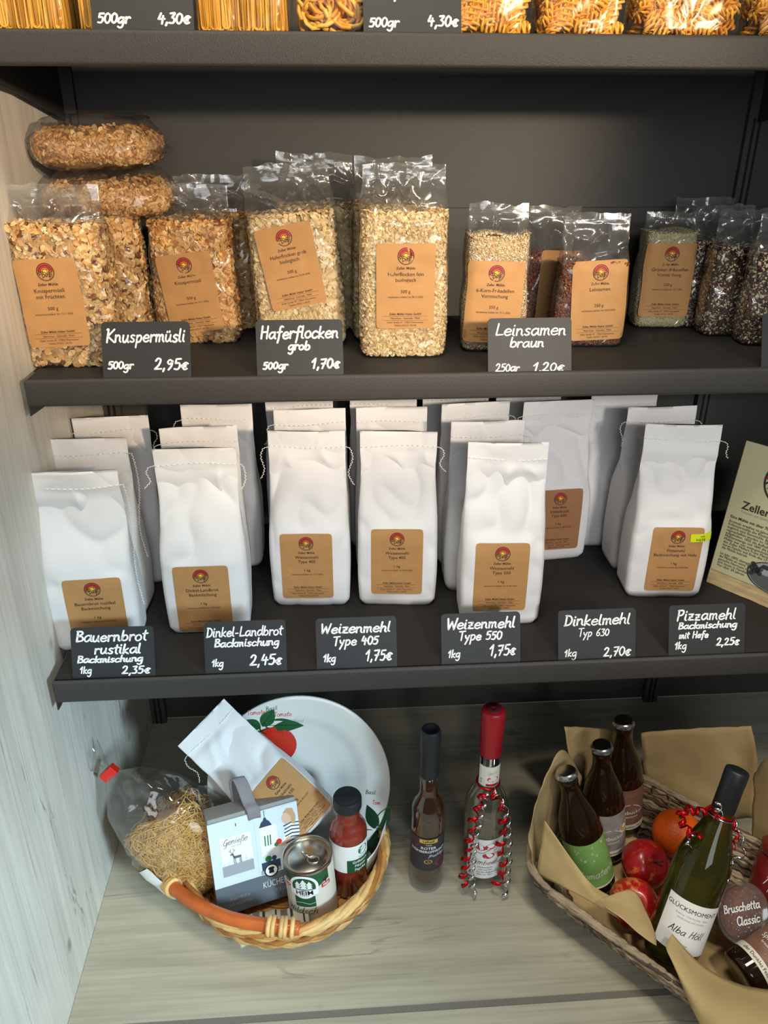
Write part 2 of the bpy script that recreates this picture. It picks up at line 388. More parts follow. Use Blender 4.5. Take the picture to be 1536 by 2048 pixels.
class Print:
    """flat artwork in label coordinates (x right, y up, metres); mapped onto a surface at the end"""
    def __init__(s): s.v, s.f, s.m, s.mats = [], [], [], []; s.z = []; s.lift = 0.
    def mi(s, m):
        if m not in s.mats: s.mats.append(m)
        return s.mats.index(m)
    def put(s, vf, m, dx=0, dy=0, rot=0., lift=None):
        v, f = vf
        if len(v) == 0: return s
        v = np.asarray(v, float); c, n = cos(rot), sin(rot)
        v = np.stack([v[:, 0] * c - v[:, 1] * n + dx, v[:, 0] * n + v[:, 1] * c + dy], 1)
        b = len(s.v); s.v += [tuple(p) for p in v]; s.f += [tuple(i + b for i in t) for t in f]
        s.m += [s.mi(m)] * len(f); s.z += [s.lift if lift is None else lift] * len(v); return s
    def text(s, t, size, x, y, m, align='C', bold=0., rot=0., sx=1., lift=None):
        v, f = text2d(t, size, align, bold); v = v * np.array([sx, 1]); return s.put((v, f), m, x, y, rot, lift)
    def hand(s, t, h, x, y, m, pen, align='L', slant=.12, rot=0., seed=0, sx=1., lift=None):
        v, f = hand2d(t, h, pen, align, slant, seed); v = v * np.array([sx, 1]); return s.put((v, f), m, x, y, rot, lift)
    def poly(s, pts, m, x=0, y=0, lift=None): return s.put((pts, [tuple(range(len(pts)))]), m, x, y, 0, lift)
    def rect(s, x0, x1, y0, y1, m, n=1, lift=None):
        V = [(x0 + (x1 - x0) * i / n, y) for y in (y0, y1) for i in range(n + 1)]
        return s.put((V, [(i, i + 1, n + 2 + i, n + 1 + i) for i in range(n)]), m, lift=lift)
    def ring(s, cx, cy, r0, r1, a0, a1, m, n=24, sy=1., lift=None):
        V = []
        for i in range(n + 1):
            a = a0 + (a1 - a0) * i / n
            V += [(cx + r0 * cos(a), cy + r0 * sin(a) * sy), (cx + r1 * cos(a), cy + r1 * sin(a) * sy)]
        return s.put((V, [(2 * i, 2 * i + 1, 2 * i + 3, 2 * i + 2) for i in range(n)]), m, lift=lift)
    def disc(s, cx, cy, r, m, n=24, sy=1., rot=0., lift=None):
        V = [(r * cos(2 * pi * i / n), r * sy * sin(2 * pi * i / n)) for i in range(n)]
        return s.put((V, [tuple(range(n))]), m, cx, cy, rot, lift)
    def line(s, pts, w, m, smooth=0, lift=None): return s.put(ribbon2d(catmull(pts, smooth) if smooth else [np.array(p) for p in pts], w), m, lift=lift)
    def build(s, name, fn, parent, off=.0003, label=None):
        """fn(x, y, lift) -> 3D point"""
        V = [fn(p[0], p[1], off + z) for p, z in zip(s.v, s.z)]
        me = mesh(name, V, s.f, s.mats, s.m, False)
        o = link(name, me, parent)
        if label: o['label'] = label
        return o
def flat(x, y, l): return (x, -l, y)
def cyl(r, z0=0., a0=-pi / 2, cx=0., cy=0.):
    return lambda x, y, l: (cx + (r + l) * cos(a0 + x / r), cy + (r + l) * sin(a0 + x / r), z0 + y)
def mill_logo(p, cx, cy, r, ink):
    k = .00006
    p.ring(cx, cy, r * .82, r * .97, 0, pi, M['inkred'], 20, lift=0); p.ring(cx, cy, r * .60, r * .72, 0, pi, M['inkred'], 18, lift=0)
    p.ring(cx, cy, r * .38, r * .53, 0, pi, M['inkorange'], 16, lift=0); p.disc(cx, cy + r * .02, r * .31, M['inkyellow'], 18, lift=0)
    p.ring(cx, cy, r * .97, r * 1.06, 0, 2 * pi, ink, 32, lift=k)
    p.ring(cx, cy, r * .72, r * .82, 0, pi, ink, 18, lift=k); p.ring(cx, cy, r * .52, r * .60, 0, pi, ink, 16, lift=k); p.ring(cx, cy, r * .31, r * .38, 0, pi, ink, 14, lift=k)
    wx, wy = cx - r * .42, cy - r * .72
    for a, b in ((.70, .78), (.46, .53)): p.ring(wx, wy, r * a, r * b, R(12), R(140), ink, 14, lift=k)
    for d in (25, 50, 75, 100, 125):
        p.line([(wx + r * .5 * cos(R(d)), wy + r * .5 * sin(R(d))), (wx + r * .72 * cos(R(d)), wy + r * .72 * sin(R(d)))], r * .06, ink, lift=k)
    for d in (38, 90): p.line([(wx, wy), (wx + r * .48 * cos(R(d)), wy + r * .48 * sin(R(d)))], r * .06, ink, lift=k)
    p.line([(cx + r * .42, cy - r * .85), (cx + r * .5, cy + r * .25)], r * .06, ink, lift=k)
    for i in range(3):
        for sg in (-1, 1):
            q = (cx + r * (.45 + .17 * sg), cy + r * (-.45 + .27 * i))
            V = [(r * .19 * cos(2 * pi * t / 10), r * .10 * sin(2 * pi * t / 10)) for t in range(10)]
            p.put((V, [tuple(range(10))]), ink, *q, rot=R(52 * sg if sg > 0 else 128), lift=k)
            V = [(v[0] * .66, v[1] * .55) for v in V]
            p.put((V, [tuple(range(10))]), M['inkyellow'] if sg < 0 and i == 2 else M['kraft'], *q, rot=R(52 * sg if sg > 0 else 128), lift=k * 2)
def product_print(title, weight, date):
    p = Print(); k = M['ink']; y = .0375
    mill_logo(p, 0, y, .0098, k)
    p.text('Zeller Mühle', .0046, 0, .0215, k, bold=.012)
    yy = .0135
    for t in title:
        p.text(t, .0066, 0, yy, k, bold=.004); yy -= .0072
    p.text(weight, .0056, 0, -.0075, k, bold=.004)
    p.text('mindestens haltbar bis ' + date, .0033, 0, -.0135, k)
    p.text('Zeller Mühle Huber GmbH', .0037, 0, -.0350, k, bold=.015)
    p.rect(-.029, .029, -.0367, -.0364, k, 6)
    p.text('Naturkost · Getreide · Mehl', .0033, 0, -.0402, k)
    p.rect(-.029, .029, -.0418, -.0415, k, 6)
    p.text('Zeller Straße 47 · 77833 Ottersweier', .0031, 0, -.0454, k)
    p.text('Telefon 07223 / 24170', .0031, 0, -.0493, k)
    return p

# ------------------------------------------------------------------ setting
XW, XL, YB = .0472, .0592, .348
Z1, Z2, Z3 = 1.1695, .8072, .4435
def structure(name, mb, m, label=None, **k):
    o = mb.build(name, m, smooth=False, **k); o['kind'] = 'structure'
    return o
structure('wall_left', MB().box(XW - .02, XW, -.62, YB + .06, -.9, 1.9), M['wall'])
structure('wall_back', MB().box(XW, 1.6, YB, YB + .02, .966, 1.9).box(XW, 1.6, YB + .006, YB + .02, 0, .966), M['panel'])
structure('floor', MB().box(-2.5, 3.5, -4, .6, -.92, -.9), M['floor'])
# upright profiles
def upright(x):
    m = MB().box(x - .014, x + .014, YB - .010, YB + .0005, .0, 1.5)
    o = m.build('trim_1' if x < .5 else 'trim_2', [M['panel'], M['slot']], smooth=False)
    b = MB().box(x - .006, x - .003, YB - .0115, YB - .0095, .0, 1.09).box(x + .003, x + .006, YB - .0115, YB - .0095, .0, 1.09)
    s = b.build('slot', M['slot'], o, smooth=False)
    o['kind'] = 'structure'
upright(XW + .014); upright(1.066)
# worktop: slab with a front strip, joints between planks
wt = thing('worktop', 'pale oak laminate worktop under the lowest metal shelf', 'worktop')
MB().box(XW + .0005, 1.6, -.262, YB + .005, -.04, 0).build('slab', M['worktop'], wt, smooth=False)
MB().box(XW + .0005, 1.6, -.60, -.2725, -.04, -.0005).build('slab', M['worktop'], wt, smooth=False)
MB().box(XW + .0005, 1.6, -.2725, -.262, -.04, -.0012).build('edge_strip', M['joint'], wt, smooth=False)
MB().box(XW + .0005, 1.6, .0935, .0942, -.0003, .0002).build('plank_joint', M['joint'], wt, smooth=False)
MB().box(XW + .0005, 1.6, .2295, .2302, -.0003, .0002).build('plank_joint', M['joint'], wt, smooth=False)

def shelf(y0, zt, label, depth_back=YB - .012, tabs=True):
    t = thing('metal_shelf', label, 'shelf', (0, 0, 0), group='dark metal shelves')
    x1 = 1.5
    sz = zt - .003
    MB().box(XL, x1, y0 + .010, depth_back, sz - .003, sz).build('tray', M['tray'], t, smooth=False)
    # front rail: rounded profile extruded along x
    h = .0335; r = .004
    prof = []
    def arc(cy, cz, a0, a1):
        for i in range(5):
            a = R(a0 + (a1 - a0) * i / 4); prof.append((cy + r * cos(a), cz + r * sin(a)))
    prof.append((y0 + .0045, zt - .0005)); prof.append((y0 + .0035, zt))
    arc(y0 + r, zt - r, 90, 180)
    arc(y0 + r, zt - h + r, 180, 270)
    prof.append((y0 + .014, zt - h)); prof.append((y0 + .014, zt - h + .002)); prof.append((y0 + .0045, zt - h + .002))
    n = len(prof)
    V = [(x, a, b) for x in (XL, x1) for a, b in prof]
    F = [(i, (i + 1) % n, n + (i + 1) % n, n + i) for i in range(n)] + [tuple(range(n - 1, -1, -1)), tuple(range(n, 2 * n))]
    MB().add(V, F).box(XL, x1, y0 + .0045, y0 + .012, zt - .016, zt - .014).build('front_rail', M['shelf'], t, smooth=True, sharp=35)
    # brackets at both ends
    for bx in ((XL - .0015), 1.0655):
        P = [(y0 + .001, zt - h - .011), (y0 + .001, zt - .002), (depth_back, zt - .006), (depth_back, zt - .085), (y0 + .12, zt - .055)]
        if bx > 1: P[0] = (y0 + .05, zt - h - .004); P[1] = (y0 + .05, zt - .008)
        w = .0015 if bx < 1 else .006
        V = [(x, a, b) for x in (bx, bx + w) for a, b in P]; k = len(P)
        F = [tuple(range(k)), tuple(range(2 * k - 1, k - 1, -1))] + [(i, k + i, k + (i + 1) % k, (i + 1) % k) for i in range(k)]
        MB().add(V, F).build('bracket', M['shelf'], t, smooth=False)
    return t
shelf(.0303, Z1, 'upper dark metal shelf carrying the bags of yellow pasta')
shelf(0, Z2, 'middle dark metal shelf carrying the clear bags of flakes and seeds')
shelf(-.1031, Z3, 'lowest dark metal shelf carrying the white flour sacks')

# ------------------------------------------------------------------ bags: common body
class Body:
    """a filled bag standing on z = 0, front towards -y; point(X, side, z) gives its skin"""
    def __init__(s, w, d, h, seed, wtop=None, fold=.5, seam=.92, amp=.003, crease=.004, nlo=7., nhi=2.6, lab=None, freq=16., lo=.35, puff=.0, flat_b=.0014, sharp=9):
        s.sharp = sharp
        s.w, s.d, s.h, s.seed = w, d, h, seed; s.wtop = wtop or w * .97; s.fold, s.seam = fold, seam
        s.amp, s.crease, s.nlo, s.nhi, s.lab, s.freq, s.lo, s.puff, s.flat_b = amp, crease, nlo, nhi, lab, freq, lo, puff, flat_b
    def prof(s, z):
        t = z / s.h
        k = smoothstep(s.fold, s.seam, t)
        a = s.w / 2 * (1 - k) + s.wtop / 2 * k + .0025 * sin(pi * min(1, t / .55)) * (1 - k)
        b = (s.d / 2 + s.puff * sin(pi * min(1, t / s.fold))) * (1 - k) + s.flat_b * k
        q = smoothstep(0, .035, t)
        a -= .004 * (1 - q); b -= .004 * (1 - q) * (1 - k)
        n = s.nlo * (1 - k) + s.nhi * k
        return a, b, n, k, t
    def point(s, sx, sy, z):
        a, b, n, k, t = s.prof(z)
        x, y = a * sx, b * sy
        f = s.freq; o = s.seed * 7.31
        sg = 1 if sy < 0 else -1
        n1 = nz(x * f, z * f * .8 + o, o + sg * 3)
        n2 = nz(x * f * 2.6 + 5, z * f * 2.1 + o, o - sg)
        rd = (1 - abs(nz(x * f * 1.1 + z * f * .5, z * f * .8 - x * f * .4 - o, o + 9 * sg))) ** s.sharp
        env = (s.lo + (1 - s.lo) * smoothstep(.25, .6, t)) * (1 - .75 * smoothstep(s.seam - .06, s.seam, t))
        if s.lab and sy < 0:
            cx, cz, lw, lh = s.lab
            ex = smoothstep(lw / 2 + .012, lw / 2 - .004, abs(x - cx)); ez = smoothstep(lh / 2 + .012, lh / 2 - .004, abs(z - cz))
            env *= 1 - .85 * ex * ez
        dd = (s.amp * (n1 + .45 * n2) - s.crease * rd) * env
        wy = abs(sy) ** .7; wx = abs(sx) ** 8
        y += (1 if sy > 0 else -1) * dd * wy
        x += (1 if sx > 0 else -1) * (s.amp * .8 * nz(z * f * .9 + o, y * f, 4.2 + o)) * wx * (s.lo + smoothstep(.2, .6, t)) * (1 - smoothstep(s.seam - .1, s.seam, t))
        if t > s.seam:
            y += .0022 * sin(x * 55 + o) * (t - s.seam) / (1 - s.seam) + .0012 * sin(x * 21 + o * 2)
        return x, y, z
    def front(s, x, z):
        a, b, n, k, t = s.prof(z)
        X = max(-.98, min(.98, x / a))
        sy = -((1 - abs(X) ** n) ** (1 / n))
        return s.point(X, sy, z)
    def skin(s, nth=72, nz_=44, z0=0., z1=None, cap=True):
        z1 = z1 or s.h
        V = []; F = []
        zs = [z0 + (z1 - z0) * (i / (nz_ - 1)) for i in range(nz_)]
        sq = []
        m = nth // 4; mside = m // 2; mf = m + (m - mside)
        for i in range(mf): sq.append((-1 + 2 * i / mf, -1))
        for i in range(mside): sq.append((1, -1 + 2 * i / mside))
        for i in range(mf): sq.append((1 - 2 * i / mf, 1))
        for i in range(mside): sq.append((-1, 1 - 2 * i / mside))
        N = len(sq)
        for z in zs:
            n = s.prof(z)[2]
            for (p, q) in sq:
                l = (abs(p) ** n + abs(q) ** n) ** (1 / n)
                V.append(s.point(p / l, q / l, z))
        for j in range(nz_ - 1):
            for i in range(N):
                F.append((j * N + i, j * N + (i + 1) % N, (j + 1) * N + (i + 1) % N, (j + 1) * N + i))
        if cap:
            F.append(tuple(range(N - 1, -1, -1))); F.append(tuple((nz_ - 1) * N + i for i in range(N)))
        return V, F
    def map(s, cx, cz, rot=0.):
        c, n = cos(rot), sin(rot)
        def fn(x, y, l):
            X = cx + x * c - y * n; Z = cz + x * n + y * c
            p = s.front(X, Z)
            return (p[0], p[1] - l, p[2])
        return fn
_pp = {}
def add_label(body, parent, cx, cz, product, rot=0., m='kraft', lw=.074, lh=.105):
    L = Print(); fn = body.map(cx, cz, rot)
    nx, ny = 15, 20; r = .0025
    V = [(-lw / 2 + lw * i / (nx - 1), -lh / 2 + lh * j / (ny - 1)) for j in range(ny) for i in range(nx)]
    for idx, sx_, sy_ in ((0, 1, 1), (nx - 1, -1, 1), ((ny - 1) * nx, 1, -1), (ny * nx - 1, -1, -1)):
        V[idx] = (V[idx][0] + sx_ * .0012, V[idx][1] + sy_ * .0012)
    L.put((V, [(j * nx + i, j * nx + i + 1, (j + 1) * nx + i + 1, (j + 1) * nx + i) for j in range(ny - 1) for i in range(nx - 1)]), M[m])
    o = L.build('label', fn, parent, .0007)
    o.data.polygons.foreach_set('use_smooth', np.ones(len(o.data.polygons), dtype=bool))
    key = tuple(product[0]) + (product[1],)
    if key not in _pp: _pp[key] = product_print(*product)
    _pp[key].build('print', fn, o, .0011)
    return o

# ------------------------------------------------------------------ white flour sacks on the lowest shelf
def chain(path, r=.0011, turns=220):
    P = catmull(path, 10); out = []; acc = 0
    for i, p in enumerate(P):
        if i: acc += np.linalg.norm(P[i] - P[i - 1])
    n = max(8, int(acc / .0011)); P = np.array(P)
    d = np.concatenate([[0], np.cumsum(np.linalg.norm(np.diff(P, axis=0), axis=1))])
    for i in range(n):
        q = d[-1] * i / (n - 1); p = np.array([np.interp(q, d, P[:, k]) for k in range(3)])
        a = q / .0042 * 2 * pi
        out.append(p + np.array([cos(a), sin(a) * .6, sin(a * .5) * .3]) * r)
    return out
def flour_sack(name, label, loc, rz, seed, product=None, lab=None, lrot=0., h=.262, w=.111, d=.068, tails='R', tl=.05, lm='kraft', stick=False, group='white flour sacks on the lowest shelf', rx=0., detail=1.):
    t = thing(name, label, 'flour sack', loc, (rx, 0, rz), group)
    b = Body(w, d, h, seed, wtop=w * .96, fold=.40, seam=.90, amp=.0028, crease=.0085, sharp=2.6, nlo=9., lo=.28, freq=19, lab=(*lab, .076, .108) if lab else None)
    V, F = b.skin(int(88 * detail), int(64 * detail))
    me = mesh('sack_body', V, F, [M['paper']]); link('sack_body', me, t)
    if product: add_label(b, t, lab[0], lab[1], product, lrot, lm)
    # chain stitch across the top and its loose ends
    zs = h * .912; mb = MB(); wt = w * .96
    n = 15
    for i in range(n):
        x0 = -wt / 2 + wt * (i + .12) / n; x1 = -wt / 2 + wt * (i + .86) / n
        P = []
        for q in range(3):
            x = x0 + (x1 - x0) * q / 2
            p = b.front(x, zs + .002 * sin(x * 40 + seed)); P.append((p[0], p[1] - .0004, p[2]))
        mb.tube(P, .00075, 5)
    for side in tails:
        sg = 1 if side == 'R' else -1
        x0 = sg * wt / 2; zl = tl * (1 if sg > 0 else .8)
        r = random.Random(seed + sg)
        P = [(x0 * .96, -.001, zs), (x0 + sg * .006, -.003, zs - .001), (x0 + sg * .010, -.006, zs - zl * .3), (x0 + sg * (.006 + r.uniform(-.003, .004)), -.012, zs - zl * .7), (x0 + sg * (.009 + r.uniform(-.004, .006)), -.018, zs - zl)]
        mb.tube(chain(P), .00055, 4)
    mb.build('stitching', M['thread'], t)
    if stick:
        q = Print(); fn = b.map(*stick, R(3))
        V = [(-.016 + .032 * i / 6, -.0065 + .013 * j / 3) for j in range(4) for i in range(7)]
        q.put((V, [(j * 7 + i, j * 7 + i + 1, (j + 1) * 7 + i + 1, (j + 1) * 7 + i) for j in range(3) for i in range(6)]), M['neon'])
        s = q.build('sticker', fn, t, .0016, label='small neon yellow sticker')
        q = Print(); q.text('mit', .005, .001, .0012, M['black']); q.text('HEFE', .0062, -.001, -.0052, M['black'])
        q.build('print', fn, s, .0020)
    return t
z3 = Z3 - .003
P_B = (['Bauernbrot rustikal', 'Backmischung'], '1 kg', '20.09.2026'); P_D = (['Dinkel-Landbrot', 'Backmischung'], '1 kg', '02.03.2027')
P_405 = (['Weizenmehl', 'Type 405'], '1 kg', '14.11.2026'); P_405b = (['Weizenmehl', 'Type 405 '], '1 kg', '05.05.2026'); P_550 = (['Weizenmehl', 'Type 550'], '1 kg', '03.05.2026')
P_630 = (['Dinkelmehl', 'Type 630'], '1 kg', '08.02.2027'); P_P = (['Pizzamehl', 'Backmischung mit Hefe'], '1 kg', '07.08.2026')
FS = [  # label, x, y, yaw, product, label place, extras
 ('front white flour sack beside the left wall, long stitch thread hanging down its right edge', .0975, .003, 3, P_B, (.006, .060), dict(h=.250, tails='LR', tl=.17, rx=R(1.5))),
 ('second white flour sack from the front in the row along the left wall', .093, .082, -2, None, None, dict(tails='R', tl=.15)),
 ('rearmost white flour sack in the row along the left wall, mostly in shade', .104, .170, 4, None, None, dict(tails='LR', tl=.03)),
 ('white flour sack standing behind the slate sign priced 2.45', .243, .033, 1, P_D, (-.004, .055), dict(tails='LR', tl=.03, h=.264)),
 ('white flour sack directly behind the sack with the sign priced 2.45', .236, .120, 6, None, None, dict(tails='L', tl=.03)),
 ('shaded white flour sack third back in the row behind the sign priced 2.45', .249, .215, 0, None, None, dict(tails='L', tl=.02)),
 ('left one of the two front white flour sacks marked 405, thread looped at both sides', .386, .092, -3, P_405, (-.004, .068), dict(tails='LR', tl=.05)),
 ('white flour sack behind the left front sack marked 405', .389, .186, 0, None, None, dict(tails='L', tl=.03)),
 ('hindmost white flour sack behind the left pair marked 405, in shade', .371, .268, -1, None, None, dict(tails='', tl=.02)),
 ('right one of the two front white flour sacks marked 405, label crossed by a crease', .5125, .085, -4, P_405b, (-.001, .074), dict(tails='R', tl=.03)),
 ('white flour sack behind the right front sack marked 405', .511, .188, 0, None, None, dict(tails='', tl=.03)),
 ('hindmost white flour sack behind the right pair marked 405, only its top edge showing', .504, .268, -2, None, None, dict(tails='', tl=.02)),
 ('front crumpled white flour sack marked 550', .653, .026, -3, P_550, (-.003, .078), dict(tails='', tl=.03, h=.264)),
 ('second white flour sack in the row marked 550', .643, .118, -1, None, None, dict(tails='R', tl=.01)),
 ('third white flour sack in the row marked 550, its flap folded askew', .640, .202, 4, None, None, dict(tails='R', tl=.03)),
 ('hindmost white flour sack in the row marked 550, only its top edge showing', .622, .284, -3, None, None, dict(tails='', tl=.02)),
 ('white flour sack set far back with shade-toned kraft label marked 630', .768, .204, 4, P_630, (.006, .074), dict(tails='L', tl=.03, lm='kraftdark', w=.116)),
 ('hindmost white flour sack behind the one marked 630', .742, .286, -2, None, None, dict(tails='', tl=.02)),
 ('front white flour sack with a neon yellow sticker over its label', .913, .080, -5, P_P, (.006, .067), dict(tails='R', tl=.02, stick=(.040, .104), h=.264)),
 ('white flour sack behind the one with the neon yellow sticker', .916, .166, 0, None, None, dict(tails='LR', tl=.04)),
 ('shaded hindmost white flour sack in the row of the neon stickered one', .886, .246, -2, None, None, dict(tails='', tl=.02)),
]
for i, (lb, x, y, yaw, pr, lab, kw) in enumerate(FS):
    flour_sack('flour_sack', lb, (x, y, z3 + .0003), R(yaw), 11 + i, pr, lab, detail=1. if pr else .8, **kw)

# ------------------------------------------------------------------ slate price signs
def price_sign(x, y0, zs, lines, label, rz=0., w=.105):
    t = thing('price_sign', label, 'price sign', (x, y0, zs), (R(-20), 0, R(rz)), 'slate price signs in the shelf rails')
    h = .074; r = .005
    P = []
    for cx, cz, a in ((w / 2 - r, r, -90), (w / 2 - r, h - r, 0), (-w / 2 + r, h - r, 90), (-w / 2 + r, r, 180)):
        P += [(cx + r * cos(R(a + d)), cz + r * sin(R(a + d))) for d in (0, 30, 60, 90)]
    n = len(P); V = [(px, yy, pz) for yy in (-.0008, .0008) for px, pz in P]
    F = [tuple(range(n)), tuple(range(2 * n - 1, n - 1, -1))] + [(i, n + i, n + (i + 1) % n, (i + 1) % n) for i in range(n)]
    b = MB().add(V, F).build('board', M['slate'], t, smooth=False)
    p = Print()
    for (s, hh, px, pz, pen, al, *sx) in lines:
        fx = sx[0] if sx else 1.
        if fx < 1:   # share of the board's width that the line fills
            v = hand2d(s, hh, pen * 1.3, al, .12, int(x * 1000))[0]; fx = fx * w / (v[:, 0].max() - v[:, 0].min())
        p.hand(s, hh, px, pz, M['chalk'], pen * 1.3, al, seed=int(x * 1000), sx=fx)
    p.build('writing', lambda X, Y, l: (X, -.0008 - l, Y), t, .0003)
    return t
y3, y2, y1 = -.1031 + .0078, .0078, .0303 + .0078
zs3, zs2, zs1 = Z3 - .0095, Z2 - .0095, Z1 - .0095
SG = [
 (.1335, y3, zs3 - .001, [('Bauernbrot', .0135, .0, .056, .0016, 'C', .88), ('rustikal', .0125, .006, .0395, .0015, 'C', .57), ('Backmischung', .0085, -.004, .0285, .0013, 'C', .80), ('1kg', .009, -.043, .0145, .0013, 'L'), ('2,35€', .0110, .047, .0125, .0014, 'R', .36)], 'slate price sign with four lines of writing, priced 2.35, leftmost on the lowest shelf', -1),
 (.3020, y3, zs3 + .001, [('Dinkel-Landbrot', .0120, .0, .0545, .0014, 'C', .95), ('Backmischung', .0100, .002, .041, .0014, 'C', .80), ('1kg', .009, -.044, .0155, .0013, 'L'), ('2,45€', .0145, .047, .0155, .0016, 'R', .41)], 'slate price sign priced 2.45 with smudged writing on the lowest shelf', 0),
 (.4457, y3, zs3 + .0005, [('Weizenmehl', .0130, .0, .054, .0015, 'C', .86), ('Type 405', .0120, .0, .0375, .0015, 'C', .57), ('1kg', .010, -.044, .0165, .0014, 'L'), ('1,75€', .0150, .047, .0160, .0017, 'R', .34)], 'slate price sign naming type 405, priced 1.75', 0),
 (.6095, y3, zs3 + .0005, [('Weizenmehl', .0140, .001, .0535, .0016, 'C', .86), ('Type 550', .0120, .0, .038, .0015, 'C', .55), ('1kg', .010, -.044, .0155, .0014, 'L'), ('1,75€', .0150, .047, .0160, .0017, 'R', .34)], 'slate price sign naming type 550, priced 1.75', 0),
 (.7655, y3, zs3 - .0005, [('Dinkelmehl', .0140, .0, .0535, .0015, 'C', .86), ('Typ 630', .0105, -.004, .038, .0011, 'C', 1.05), ('1kg', .010, -.044, .0115, .0012, 'L'), ('2,70€', .0130, .047, .0100, .0014, 'R', .37)], 'slate price sign naming typ 630, priced 2.70', 0),
 (.9155, y3, zs3 + .001, [('Pizzamehl', .0145, -.001, .0535, .0015, 'C', .78), ('Backmischung', .0088, .001, .042, .0013, 'C', .78), ('mit Hefe', .0085, -.018, .029, .0013, 'C', 1.1), ('1kg', .010, -.044, .0145, .0013, 'L'), ('2,25€', .0105, .046, .0175, .0014, 'R', 1.15)], 'slate price sign priced 2.25, rightmost on the lowest shelf', 0),
 (.2010, y2, zs2 + .0003, [('Knuspermüsli', .0145, .0, .0500, .0016, 'C', .90), ('500gr', .0095, -.047, .0185, .0014, 'L', 1.15), ('2,95€', .0140, .050, .017, .0015, 'R', .40)], 'slate price sign priced 2.95 between two bags of muesli', -1),
 (.3850, y2, zs2 + .0003, [('Haferflocken', .0140, -.0, .0520, .0016, 'C', .90), ('grob', .0105, -.001, .038, .0016, 'C', 1.1), ('500gr', .0095, -.046, .0155, .0014, 'L', 1.15), ('1,70€', .0130, .049, .0155, .0016, 'R', 1.1)], 'slate price sign priced 1.70 below the coarse oat flakes', 0),
 (.6690, y2, zs2 - .001, [('Leinsamen', .0140, .001, .0530, .0012, 'C', .84), ('braun', .0115, -.004, .0385, .0012, 'C', .41), ('250gr', .0100, -.044, .0090, .0011, 'L', .30), ('1,20€', .0115, .044, .0085, .0011, 'R', .38)], 'slate price sign in front of the bag of brown linseed', 0),
 (1.0180, y2, zs2 + .001, [], 'slate price sign cut by the right picture edge on the middle shelf', 0),
 (.2360, y1, zs1, [('Spaghetti', .0130, .0, .052, .0016, 'C', 1.1), ('500gr', .0105, -.047, .0165, .0015, 'L', 1.15), ('4,30€', .0115, .050, .0165, .0015, 'R', 1.15)], 'slate price sign priced 4.30 between the bags of spaghetti', 0),
 (.5190, y1, zs1, [('Spirelli', .0140, .0, .0475, .0017, 'C', 1.15), ('500gr', .0100, -.047, .0155, .0014, 'L', 1.15), ('4,30€', .0120, .050, .0165, .0015, 'R', 1.1)], 'slate price sign priced 4.30 left of the bags of spiral pasta', 0),
]
for x, y, z, lines, lb, rz in SG: price_sign(x, y, z, lines, lb, rz)

